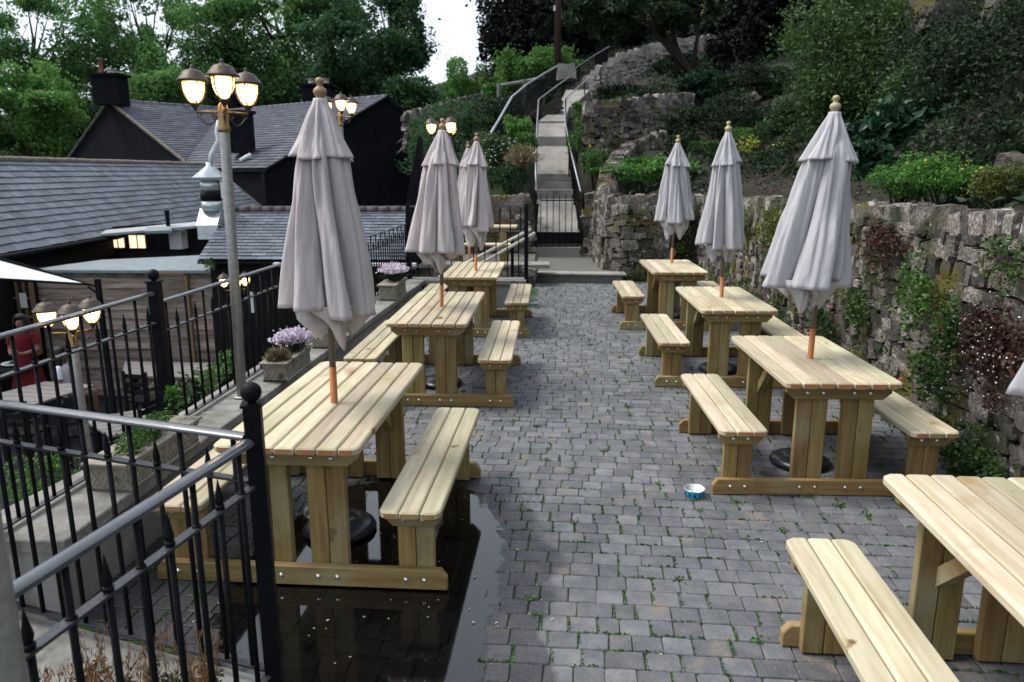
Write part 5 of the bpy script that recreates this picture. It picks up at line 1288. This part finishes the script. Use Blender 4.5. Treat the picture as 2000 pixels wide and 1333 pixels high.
def person(x, y, z, rz, label, mk, seated=False):
    t = empty('person', (x, y, z), rz, label, 'person')
    b = -.42 if seated else 0
    J = [((0, 0, .95+b), .13, .10), ((0, 0, 1.12+b), .115, .085), ((0, 0, 1.32+b), .14, .09), ((0, .0, 1.42+b), .06, .05), ((0, -.01, 1.47+b), .048), ((0, -.015, 1.56+b), .078, .09), ((0, -.01, 1.645+b), .062, .075)]
    E = [(0, 1), (1, 2), (2, 3), (3, 4), (4, 5), (5, 6)]
    for s in (-1, 1):
        n = len(J); J += [((s*.17, 0, 1.37+b), .05), ((s*.215, -.02, 1.12+b), .04), ((s*.10, -.23, 1.10+b), .03), ((s*.04, -.29, 1.12+b), .026, .016)]
        E += [(2, n), (n, n+1), (n+1, n+2), (n+2, n+3)]
        n = len(J)
        if seated: J += [((s*.09, -.02, .50), .085), ((s*.10, -.42, .50), .06), ((s*.10, -.42, .25), .048), ((s*.10, -.42, .07), .035), ((s*.10, -.52, .03), .03)]
        else: J += [((s*.09, 0, .85), .085), ((s*.09, -.01, .48), .055), ((s*.09, .01, .28), .05), ((s*.09, .02, .07), .035), ((s*.09, -.08, .03), .03)]
        E += [(0, n), (n, n+1), (n+1, n+2), (n+2, n+3), (n+3, n+4)]
    body(t, J, E)
    for s in (-1, 1):                    # five bent fingers on each hand
        for k in range(5):
            c = Vector((s*.04, -.29, 1.12+b)); d = Vector((-s*(.030 if k else .0), -.03 if k else .0, (.018-.010*k) if k else .035)); l = (1, 1.15, 1.25, 1.15, .9)[k]
            MB().tube([c+d*.3, c+d*l, c+d*l*1.5+Vector((-s*.01, .008, -.008))], [.009, .008, .006], 6).build('finger', M['skin'], t, True)
    for s in (-1, 1):
        MB().lathe([(0, -.009), (.008, -.004), (.009, 0), (.008, .004), (0, .009)], 8, (s*.03, -.098, 1.585+b)).build('eye', M['glass'], t, True)
    MB().tube([(0, -.10, 1.58+b), (0, -.118, 1.55+b), (0, -.10, 1.542+b)], [.008, .013, .008], 6).build('nose', M['skin'], t, True)
    MB().tube([(-.02, -.098, 1.515+b), (0, -.103, 1.513+b), (.02, -.098, 1.515+b)], [.003, .006, .003], 6).build('mouth', M['redcloth'], t, True)
    # hair: a cap with locks falling to the shoulders
    V = []; n = 18; rings = 9
    for i in range(rings):
        ph = i/(rings-1)*PI*.95
        for k in range(n):
            th = 2*PI*k/n; r = .098*math.sin(min(ph, PI/2)) if ph < PI/2 else .098+.02*math.sin((ph-PI/2)*2)
            zz_ = 1.62+b+.105*math.cos(ph) if ph < PI/2 else 1.62+b-(ph-PI/2)*.2
            fr = math.sin(th) < -.45
            if fr and ph > 1.05: zz_ = 1.62+b+.105*math.cos(1.05); r = .098*math.sin(1.05)
            V.append((math.cos(th)*r*.92, math.sin(th)*r*1.08, zz_))
    m = MB(); m.add(V, [(i*n+k, i*n+(k+1) % n, (i+1)*n+(k+1) % n, (i+1)*n+k) for i in range(rings-1) for k in range(n)]); o = m.build('hair', M['hair'], t, True); o.modifiers.new('t', 'SOLIDIFY').thickness = .012
    # dress or shirt following the torso, with short sleeves
    n = 28; prof = [(.07, .06, 1.425), (.155, .10, 1.39), (.165, .115, 1.30), (.15, .11, 1.18), (.135, .105, 1.10), (.16, .13, 1.0), (.19, .15, .9)]
    if not seated: prof += [(.22, .19, .7), (.27, .23, .42)]
    V = []
    for i, (a, c, zz_) in enumerate(prof):
        for k in range(n):
            th = 2*PI*k/n; f = 1+(.07*math.sin(th*7)*max(0, i-4)/4); V.append((a*f*math.cos(th), c*f*math.sin(th), zz_+b))
    m = MB(); m.add(V, [(i*n+k, i*n+(k+1) % n, (i+1)*n+(k+1) % n, (i+1)*n+k) for i in range(len(prof)-1) for k in range(n)]); m.build('dress' if not seated else 'shirt', M[mk], t, True)
    for s in (-1, 1): MB().tube([(s*.12, 0, 1.385+b), (s*.18, 0, 1.36+b), (s*.212, -.012, 1.22+b)], [.055, .066, .06], 12, False).build('sleeve', M[mk], t, True)
    return t
hp_ = at(40, 628, 11.8); person(hp_.x, 11.8, hp_.z-1.60, .15, 'dark haired woman in a red dress standing with her hands together in the lower yard', 'redcloth')
hp_ = at(108, 640, 11.6); person(hp_.x, 11.6, -2.1, 1.9, 'seated person in a pale shirt behind the lit yard lamp', 'palecloth', True)
p = gz(28, 712, -1.15); pl = empty('plate', (p.x, p.y, -1.15), 0, 'white oval plate of green food at the left edge of the yard', 'plate')
MB().lathe([(.0, .004), (.14, .004), (.19, .025), (.185, .03), (.14, .012), (0, .01)], 24).build('plate', M['white'], pl, True)
P, T, _ = blob((0, 0, .03), (.12, .1, .03), 200, 5, 5, .5); sub('salad', pl, P, .03, 'herb', T)
tt = empty('round_table', (p.x, p.y, -2.1), 0, 'dark round table under the white plate at the left edge of the yard', 'table')
MB().lathe([(.42, .90), (.42, .935), (0, .935)], 24).build('table_top', M['dark'], tt); MB().lathe([(.2, 0), (.04, .04), (.04, .9)], 12).build('leg', M['dark'], tt)

# ---------------------------------------------------------------- vegetation on the right bank
def bush(px, py, y, rx, ry, rz_, n, size, mk, label, cat='shrub', seed=1, k=16, s=.4, aspect=.5, up=.3, name='shrub', group=None, shell=.55):
    c = at(px, py, y); t = empty(name, (c.x, c.y, max(c.z-rz_, -2)), 0, label, cat, group)
    P, T, cc = blob((0, 0, c.z-t.location.z), (rx, ry, rz_), n, seed, k, s, shell); sub('foliage', t, P, size, mk, T, aspect, up, seed)
    m = MB(); rr = random.Random(seed)
    for q in cc[:8]:
        q = Vector(q); m.tube([(0, 0, -.25), q*.5+Vector((rr.uniform(-.1, .1)*rx, 0, 0)), q], [.03*max(rx, .5), .02*max(rx, .5), .006], 5)
    m.build('stem', M['bark'], t, True); return t
M['bark'] = mat('bark', ((.02, .017, .013), (.05, .042, .033)), scale=12, rough=.95, bump=.8, stretch=(2, 2, .5))
BUSH = [
 (850, 280, 28, 1.1, .9, 1.6, 7000, .11, 'treed', 'dark shrub mass just right of the black house', 18),
 (1930, 150, 9.4, 1.2, .9, .8, 14000, .06, 'shrubd', 'dense dark shrub filling the right edge below the corner rocks', 26),
 (1840, 180, 10.6, .9, .7, .8, 9000, .06, 'shrub', 'green shrub between the very tall bush and the right edge', 22),
 (1960, 290, 7.6, .6, .4, .25, 2600, .05, 'shrubd', 'low dark shrub above the wall top plants at the right edge', 12),
 (1480, 160, 22, 1.1, .6, .55, 6000, .08, 'shrubd', 'dark ferny mass under the black trees left of the tall bush', 18),
 (1440, 215, 19.5, .9, .6, .5, 5000, .07, 'shrubd', 'dark bramble on the slope behind the middle right parasol', 16),
 (1540, 240, 16.0, .6, .5, .45, 4200, .06, 'shrub', 'green bramble tucked against the left side of the tall bush', 14),
 (1330, 275, 17.6, .6, .4, .28, 3000, .055, 'shrubd', 'dark mat of leaves between the curving wall and the middle parasols', 12),
 (1262, 335, 15.8, .95, .5, .30, 3500, .075, 'fern', 'fresh green leafy clump on the wall above the niche', 14),
 (1335, 335, 15.6, .5, .4, .28, 1500, .075, 'fern', 'smaller fresh green clump behind the far right parasol', 10),
 (1700, 175, 13.2, 1.5, 1.1, 1.75, 26000, .075, 'shrub', 'very tall dense green bush above the tallest right parasol', 46),
 (1640, 60, 15.5, 1.2, 1.0, 1.1, 11000, .075, 'shrub', 'upper lobe of green bush at the top edge above the wall', 26),
 (1900, 130, 11.5, 1.3, .8, .9, 9000, .07, 'shrubd', 'dark green shrub on the bank left of the corner rocks', 22),
 (1960, 220, 9.6, .9, .6, .75, 6000, .055, 'shrubd', 'dark shrub with pale specks at the right edge above the rhododendron', 18),
 (1790, 262, 9.4, .95, .55, .42, 3800, .14, 'rhodo', 'broad leaved dark green shrub spreading right of the tallest parasol', 20),
 (1905, 235, 9.2, .7, .5, .42, 2800, .14, 'rhodo', 'upper broad leaved shrub near the right edge of the bank', 14),
 (1720, 315, 8.9, .42, .35, .26, 1200, .12, 'rhodo', 'small broad leaved shrub just right of the tallest parasol', 9),
 (1760, 350, 7.3, .34, .26, .22, 4200, .030, 'fern', 'bright green herb clump on the wall right of the tallest parasol', 14),
 (1855, 345, 6.9, .50, .26, .20, 6500, .028, 'fern', 'long feathery green clump along the top of the wall', 20),
 (1965, 358, 6.2, .28, .24, .19, 3600, .026, 'moss', 'yellow green mounded plant at the right end of the wall top', 12),
 (1490, 262, 16.5, .7, .45, .30, 2500, .06, 'herb', 'green shrub on the slope between the two nearer right parasols', 12),
 (1545, 288, 14.6, .36, .3, .2, 700, .06, 'lime', 'pale yellow leaved shrub left of the tallest parasol', 8),
 (1462, 280, 15.6, .25, .2, .22, 420, .055, 'lime', 'yellow leaved sprig beside the middle right parasol', 6),
 (1490, 308, 14.8, .3, .25, .16, 900, .05, 'shrub', 'low green mound on bare soil between the right parasols', 9),
 (1390, 290, 16.5, .5, .35, .2, 1600, .05, 'shrub', 'low grey green shrub behind the middle right parasol', 9),
 (1420, 235, 18.5, 1.2, .7, .55, 6000, .06, 'shrubd', 'wide dark feathery shrub above the middle right parasol', 18),
 (1330, 240, 18.8, .7, .5, .5, 3500, .06, 'shrubd', 'dark feathery shrub right of the mossy wall', 14),
 (1370, 165, 22.5, 1.0, .6, .5, 2600, .12, 'rhodo', 'green leafy shrub hanging over the mossy wall', 14),
 (1330, 130, 24.5, 1.1, .6, .42, 3000, .10, 'shrubd', 'dark shrub growing against the pale upper wall', 14),
 (1210, 185, 22.0, 1.1, .5, .32, 4200, .07, 'shrubd', 'dark overhanging shrub along the top of the mossy wall', 16),
 (1128, 262, 20.0, .28, .5, .5, 1500, .06, 'herb', 'green border plants right of the stepped path', 9),
 (1160, 320, 18.0, .42, .6, .42, 3000, .055, 'herb', 'yellow flowered green border beside the lower steps', 14),
 (1135, 215, 23.0, .30, .5, .40, 1500, .07, 'herb', 'green border plants at the bend of the path', 9),
 (1200, 300, 17.4, .35, .3, .16, 1100, .05, 'shrub', 'small green plants at the foot of the mossy wall', 8),
 (1010, 250, 20.5, .45, .5, .45, 2600, .08, 'fern', 'fresh green bush left of the stepped path', 12),
 (1025, 285, 19.0, .38, .4, .4, 2200, .07, 'herb', 'green bush just left of the left handrail', 11),
 (960, 300, 17.8, .55, .5, .55, 6500, .05, 'shrub', 'rounded white flecked rose bush behind the far left parasol', 18),
 (1000, 345, 17.3, .6, .4, .38, 4200, .05, 'treed', 'dark green bush above the back wall coping', 14),
 (920, 345, 17.6, .5, .4, .40, 3200, .06, 'treed', 'dark bush behind the far left parasols', 12),
 (890, 245, 24, 1.3, .8, .7, 5500, .08, 'treed', 'dark bush on the slope behind the lit far lamp', 16),
 (850, 300, 21, 1.0, .8, .9, 4500, .08, 'treed', 'dark shrub between the black house and the far lamp', 14),
 (960, 225, 25, 1.3, .8, .6, 5200, .09, 'shrubd', 'grey green shrub below the old wooden fence', 16),
 (1075, 190, 27.5, .35, .4, .35, 1200, .08, 'shrubd', 'dark shrub between the two handrails at the path bend', 8),
 (1055, 120, 32, 1.3, 1.0, .9, 6500, .12, 'treeb', 'bright green sapling beside the reddish pole', 18),
 (1000, 140, 31, .9, .8, .9, 4500, .12, 'treeb', 'bright green leaning bush left of the reddish pole', 14),
 (1105, 130, 33, .7, .7, .9, 3500, .12, 'treeb', 'bright green sapling right of the reddish pole', 12),
 (970, 178, 29, .5, .6, .7, 2600, .10, 'fern', 'light green sapling by the wooden fence post', 10),
 (912, 165, 42, 1.5, 1.5, 1.7, 8000, .15, 'treeb', 'rounded light green tree in the sky gap', 16),
 (868, 190, 52, 1.2, 1.5, 1.1, 3000, .15, 'tree', 'distant small green tree left of the sky gap', 12),
 (1320, 486, 13.95, .2, .08, .13, 500, .05, 'fern', 'leafy green plant growing in the wall niche', 7),
]
for i, (px, py, y, rx, ry, rz_, n, sz, mk, lb, k) in enumerate(BUSH): bush(px, py, y, rx, ry, rz_, n, sz, mk, lb, 'shrub' if 'tree' not in lb else 'tree', 100+i, k)
rg = np.random.default_rng(5)
def flecks(px0, px1, py0, py1, y0, y1, n, size, mk, label, name='flowers'):
    P = [at(rg.uniform(px0, px1), rg.uniform(py0, py1), rg.uniform(y0, y1)) for _ in range(n)]
    tag(link(name, leafmesh(name, P, size, .9, .3, 6), None, LF[mk]), kind='stuff', label=label)
flecks(1115, 1200, 270, 345, 17.0, 17.6, 16, .05, 'yflow', 'scattered yellow flowers beside the steps')
flecks(925, 1010, 270, 330, 17.0, 17.3, 110, .03, 'pink', 'small pale roses on the bush behind the far parasols')
flecks(1840, 1960, 140, 240, 9.4, 9.9, 60, .03, 'moss', 'pale seed heads on the dark shrub')
flecks(1750, 1920, 312, 340, 6.5, 6.8, 16, .02, 'yflow', 'tiny yellow flowers above the wall top herbs')
n = 900; a = rg.uniform(0, 2*PI, n); e = rg.uniform(.3, 1.4, n); D = np.stack([np.cos(a)*np.cos(e), np.sin(a)*np.cos(e), np.sin(e)], 1)
c = at(1020, 325, 16.9); P = np.array(c)+D*rg.uniform(.05, .45, (n, 1)); plant('ornamental_grass', 'feathery straw coloured grass by the bottom of the steps', 'plant', P, .16, 'straw', None, .05, 0, 4, dirs=D)

# plants rooted in the right wall
WALLP = [(3.7, 1.62, .22, .12, 900, 'moss', 'mossy cushion at the right end of the wall top'), (5.6, 1.1, .22, .25, 900, 'herb', 'round leaved creeper hanging at the right of the wall'), (5.1, .95, .14, .2, 800, 'shrub', 'thin creeper with a red flower low on the right of the wall'),
         (6.3, 1.4, .35, .15, 1500, 'red', 'reddish stonecrop mat under the coping right of the tallest parasol'), (6.6, .8, .25, .18, 700, 'shrub', 'grey green leafy plant in the middle of the wall right of the tallest parasol'), (5.3, .55, .3, .18, 900, 'shrub', 'round leaved plant low on the wall above the second bench'),
         (8.8, 1.35, .75, .22, 4500, 'moss', 'large yellow green trailing plant between the two nearer right parasols'), (8.2, 1.0, .3, .3, 1400, 'herb', 'green plant hanging below the yellow trailing plant'), (9.3, .8, .18, .25, 500, 'shrub', 'thin green creeper behind the middle right parasol'),
         (7.4, .5, .35, .2, 1100, 'shrub', 'green weeds low on the wall behind the tallest parasol'), (9.6, .25, .4, .2, 900, 'shrub', 'green weeds at the wall foot behind the third right table'), (4.6, .14, .35, .16, 1500, 'shrub', 'weeds at the foot of the wall behind the nearest tables'),
         (4.6, .9, .32, .30, 2600, 'red', 'dark reddish creeping plant at the right edge of the wall'), (11.0, 1.3, .4, .2, 1200, 'herb', 'green plants on the wall left of the middle right parasol'), (12.6, 1.4, .6, .14, 1500, 'shrub', 'green fringe on the wall top by the far parasol')]
for i, (y, z, ry, rz_, n, mk, lb) in enumerate(WALLP):
    P, T, _ = blob((2.70, y, z), (.07, ry*1.15, rz_*1.15), int(n*.9), 300+i, 10, .62); plant('wall_plant', lb, 'plant', P, .032, mk, T, .7, .2, 50+i)
rgp = np.random.default_rng(8); P = [(2.60+rgp.uniform(-.03, .03), rgp.normal(4.55, .20), rgp.normal(.88, .20)) for _ in range(130)]
tag(link('creeping_flowers', leafmesh('creeping_flowers', P, .013, .9, 0, 3), None, LF['pink']), kind='stuff', label='tiny pink flowers scattered over the reddish creeper')
P = [(2.60, y_+rgp.normal(0, .05), z_+rgp.normal(0, .04)) for y_, z_, q in ((5.0, .98, 3), (9.2, 1.05, 5), (6.9, .75, 2), (5.4, .5, 2)) for _ in range(q)]
tag(link('red_flowers', leafmesh('red_flowers', P, .03, .8, 0, 3), None, LF['rflow']), kind='stuff', label='few small red flowers on the stone wall')
P = [(2.74+rgp.normal(0, .04), rgp.uniform(3.2, 13.6), abs(rgp.normal(.02, .07))) for _ in range(2600)]+[(rgp.uniform(1.25, 2.8), 13.88+rgp.normal(0, .04), abs(rgp.normal(.02, .08))) for _ in range(700)]
tag(link('wall_foot_weeds', leafmesh('wall_foot_weeds', P, .035, .5, .3, 3), None, LF['shrub']), kind='stuff', label='low weeds along the foot of the stone wall')
P = [(2.74+rgp.normal(0, .03), y_, z_) for y_, z_ in zip(rgp.uniform(3.2, 13.6, 42000), rgp.uniform(.1, 1.6, 42000)) if noise.noise(Vector((y_*1.6, z_*2.2, 4)))+.6*noise.noise(Vector((y_*6, z_*6, 1))) > .34]
tag(link('wall_moss', leafmesh('wall_moss', P, .022, .8, .2, 3), None, LF['moss']), kind='stuff', label='moss and small creepers in the joints of the wall')
P = [(2.73+rgp.normal(0, .03), y_, z_) for y_, z_ in zip(rgp.uniform(3.2, 13.6, 42000), rgp.uniform(.05, 1.6, 42000)) if noise.noise(Vector((y_*1.4, z_*2.0, 14)))+.6*noise.noise(Vector((y_*5, z_*5, 11))) > .40]
tag(link('wall_creeper', leafmesh('wall_creeper', P, .026, .8, .2, 3), None, LF['shrub']), kind='stuff', label='small leaved creepers spread over the stone wall')
P = [(rgp.uniform(1.3, 2.8), 13.86+rgp.normal(0, .03), z_) for z_ in rgp.uniform(.1, 1.5, 1500)]
tag(link('wall_creeper', leafmesh('wall_creeper', P, .03, .8, .2, 3), None, LF['moss']), kind='stuff', label='sparse creepers on the wall around the niche')
P = [(a, b, float(hz(a, b))+.01+rgp.uniform(0, .02)) for a, b in zip(rgp.uniform(3.25, 5.6, 4200), rgp.uniform(6.5, 17, 4200))]
tag(link('leaf_litter', leafmesh('leaf_litter', P, .05, .6, 1.5, 3), None, LF['litter']), kind='stuff', label='brown leaf litter and clods on the bare soil above the wall')
# ground cover over the hillside
n = 150000; X = rgp.uniform(-9, 14, n); Y = rgp.uniform(3, 45, n); 
k = np.array([keeph(a, b) for a, b in zip(X, Y)]) & ~((abs(X-.25-(Y > 25)*(Y-25)*.5) < 1.0) & (Y < 30)) & ((X-3.1 > .35) | (Y > 14.6))
pn_ = np.array([noise.noise(Vector((a*.55, b*.55, 1))) for a, b in zip(X, Y)]); k &= (pn_ > -.12)
X, Y = X[k], Y[k]; Z = hz(X, Y)+rgp.uniform(0, .22, len(X))*(.4+.04*Y)
me = leafmesh('ground_cover', np.stack([X, Y, Z], 1), .10, .5, .4, 4, rgp.uniform(0, .7, len(X)))
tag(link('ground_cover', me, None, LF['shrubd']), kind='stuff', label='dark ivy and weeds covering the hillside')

n = 190000; X = rgp.uniform(3.5, 13, n); Y = rgp.uniform(2.5, 17, n); pn_ = np.array([noise.noise(Vector((a*.8, b*.8, 5))) for a, b in zip(X, Y)]); k = (pn_ > -.6) & (X > 3.75+.3*pn_) & ~((Y > 8.5) & (X < 4.8) & (pn_ < .16))
X, Y = X[k], Y[k]; Z = hz(X, Y)+rgp.uniform(0, .22, len(X))+.03+.2*np.clip(pn_[k], 0, 1)
tag(link('bank_cover', leafmesh('bank_cover', np.stack([X, Y, Z], 1), .065, .5, .4, 4, rgp.uniform(0, .8, len(X))), None, LF['shrubd']), kind='stuff', label='dark low leaves covering the steep bank on the right')
# ---------------------------------------------------------------- trees
def tree(name, label, px, pyc, y, rpx, rpy, n, size, mk, seed, k=36, s=.30, shell=.45, base=None, trunk=.22, limbs=12, aspect=.55, ryf=1.0, bx=None):
    c = at(px, pyc, y); rx, rz_ = rpx/F*y, rpy/F*y*1.03
    bxx = c.x if bx is None else at(bx, pyc, y).x
    bz = float(hz(bxx, y))-.3 if base is None else base
    t = empty(name, (bxx, y, bz), 0, label, 'tree', 'trees behind the terrace')
    cen = np.array([c.x-bxx, 0, c.z-bz]); P, T, cc = blob(cen, (rx, rx*.8*ryf, rz_), n, seed, k, s, shell)
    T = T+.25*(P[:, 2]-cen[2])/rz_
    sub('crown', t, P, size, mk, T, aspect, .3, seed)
    rr = random.Random(seed); top = Vector(cen)+Vector((0, 0, rz_*.35)); m = MB()
    pts = [Vector((0, 0, 0)).lerp(top, i/6)+Vector((rr.uniform(-.2, .2), rr.uniform(-.2, .2), 0))*(i > 0)*trunk*3 for i in range(7)]
    m.tube(pts, [trunk*(1.25-1.1*i/6) for i in range(7)], 9); m.build('trunk', M['bark'], t, True)
    for q in list(cc)[:limbs]:
        q = Vector(q); i = rr.choice((2, 3, 4)); a = pts[i]; mid = a.lerp(q, .5)+Vector((rr.uniform(-.3, .3), 0, rr.uniform(0, .4)))*trunk*3
        m = MB(); m.tube([a, a.lerp(mid, .6), mid, q], [trunk*.45, trunk*.32, trunk*.22, trunk*.06], 6)
        for _ in range(3):
            e = q+Vector((rr.uniform(-1, 1)*rx, rr.uniform(-1, 1)*rx*.5, rr.uniform(-.3, 1)*rz_))*.25; m.tube([mid.lerp(q, rr.random()), e], [trunk*.12, trunk*.03], 5)
        m.build('limb', M['bark'], t, True)
    return t
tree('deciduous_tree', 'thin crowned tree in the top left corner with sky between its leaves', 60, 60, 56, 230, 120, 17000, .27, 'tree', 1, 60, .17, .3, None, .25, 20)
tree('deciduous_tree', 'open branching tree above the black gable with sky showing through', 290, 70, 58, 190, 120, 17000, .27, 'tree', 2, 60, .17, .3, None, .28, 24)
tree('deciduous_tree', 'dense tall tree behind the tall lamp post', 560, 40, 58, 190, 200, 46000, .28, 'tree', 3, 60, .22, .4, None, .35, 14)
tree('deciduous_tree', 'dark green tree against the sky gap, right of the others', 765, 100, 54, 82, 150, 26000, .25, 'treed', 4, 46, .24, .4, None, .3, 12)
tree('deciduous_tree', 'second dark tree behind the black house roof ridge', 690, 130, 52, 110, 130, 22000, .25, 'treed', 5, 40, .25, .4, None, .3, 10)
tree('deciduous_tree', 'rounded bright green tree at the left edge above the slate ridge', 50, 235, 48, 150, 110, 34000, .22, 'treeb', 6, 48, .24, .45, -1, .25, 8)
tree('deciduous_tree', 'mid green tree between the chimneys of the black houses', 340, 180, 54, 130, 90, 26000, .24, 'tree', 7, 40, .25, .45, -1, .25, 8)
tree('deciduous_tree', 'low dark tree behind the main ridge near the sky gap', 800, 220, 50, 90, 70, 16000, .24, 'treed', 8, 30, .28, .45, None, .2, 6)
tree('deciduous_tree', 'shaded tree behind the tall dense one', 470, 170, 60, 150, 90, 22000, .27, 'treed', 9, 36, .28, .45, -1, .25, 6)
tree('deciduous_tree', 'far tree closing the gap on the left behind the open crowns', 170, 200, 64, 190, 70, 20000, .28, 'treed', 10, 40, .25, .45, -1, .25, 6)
yl = 'yew_tree'
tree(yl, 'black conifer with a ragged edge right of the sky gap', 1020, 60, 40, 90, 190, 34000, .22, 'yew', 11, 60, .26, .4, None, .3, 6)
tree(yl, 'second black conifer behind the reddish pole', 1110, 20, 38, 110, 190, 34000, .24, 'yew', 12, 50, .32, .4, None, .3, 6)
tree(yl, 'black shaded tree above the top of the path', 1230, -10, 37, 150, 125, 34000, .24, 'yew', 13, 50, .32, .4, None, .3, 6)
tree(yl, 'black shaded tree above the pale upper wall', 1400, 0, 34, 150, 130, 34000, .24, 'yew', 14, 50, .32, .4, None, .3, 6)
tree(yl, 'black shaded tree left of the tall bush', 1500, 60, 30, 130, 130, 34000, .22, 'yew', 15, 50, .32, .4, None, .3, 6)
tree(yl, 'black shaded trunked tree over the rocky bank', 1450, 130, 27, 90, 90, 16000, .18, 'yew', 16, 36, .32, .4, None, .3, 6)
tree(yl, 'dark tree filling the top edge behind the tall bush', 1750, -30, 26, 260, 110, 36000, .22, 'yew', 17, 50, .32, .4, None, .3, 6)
t = tree('chestnut_tree', 'chestnut boughs with pale flower candles hanging over the upper wall', 1250, 20, 23, 150, 55, 5200, .24, 'shrubd', 18, 34, .22, .3, None, .2, 8, .4, 1, 1410)
P = []
for px, py in ((1267, 40), (1315, 45), (1373, 30), (1293, 18), (1220, 25)):
    c = at(px, py, 22.0)-t.location
    for _ in range(26): h_ = rgp.uniform(0, .32); P.append((c.x+rgp.normal(0, .05*(1-h_)), c.y+rgp.normal(0, .05), c.z+h_))
sub('flower_candles', t, np.array(P), .06, 'straw')
for i, (x, y, s) in enumerate([(9, -3, 2.6), (12, 3, 3.0), (7.5, -9, 2.6), (13, -9, 3.2), (16, 6, 3.2)]):  # unseen trees continuing the wood, added to block light from right and behind
    z = float(hz(x, y)); P, T, _ = blob((0, 0, 4.2), (s, s, 3.0), 6000, 900+i, 26, .35)
    t = empty('yew_tree', (x, y, z), 0, ('unseen dark tree added to block light on the bank just beyond the right edge', 'dark tree added to block light above the nearest wall outside the frame', 'rearmost dark tree added to block light near the wall behind the camera', 'rearmost unseen dark tree added to block light high on the bank', 'outermost unseen dark tree added to block light high above the right edge')[i], 'tree'); sub('crown', t, P, .28, 'yew', T)
    MB().tube([(0, 0, -.3), (.1, 0, 2.5), (0, .1, 5)], [.25, .2, .08], 8).build('trunk', M['bark'], t, True)
# wooded slope far behind, closing the view under the crowns
m = MB(); X0 = np.linspace(-70, 60, 40); V = []
for x in X0:
    hgt = 9+1.5*math.sin(x*.15)+(0 if x < -6 else .25*(x+6))
    if -9 < x < 3: hgt = 5.5
    V += [(x, 62, -3), (x, 66, hgt*.7), (x, 74, hgt)]
n = len(X0); Fs = [(3*i+j, 3*i+3+j, 3*i+4+j, 3*i+1+j) for i in range(n-1) for j in (0, 1)]
m.add(V, Fs); tag(m.build('far_hill', mat('far_woods', ((.01, .025, .012), (.025, .055, .02)), scale=1.2, rough=1, bump=1, bscale=3), None, True), kind='structure')
P = []
for _ in range(26000):
    x = rgp.uniform(-60, 50); i = min(n-2, int((x+70)/130*(n-1))); u = rgp.random(); hgt = V[3*i+2][2]; P.append((x, 62+u*12+rgp.normal(0, .8), -2+hgt*min(1, u*1.4+.1)+rgp.normal(0, .5)))
tag(link('far_woods', leafmesh('far_woods', P, .6, .6, .3, 7), None, LF['treed']), kind='stuff', label='far wooded slope behind the trees')
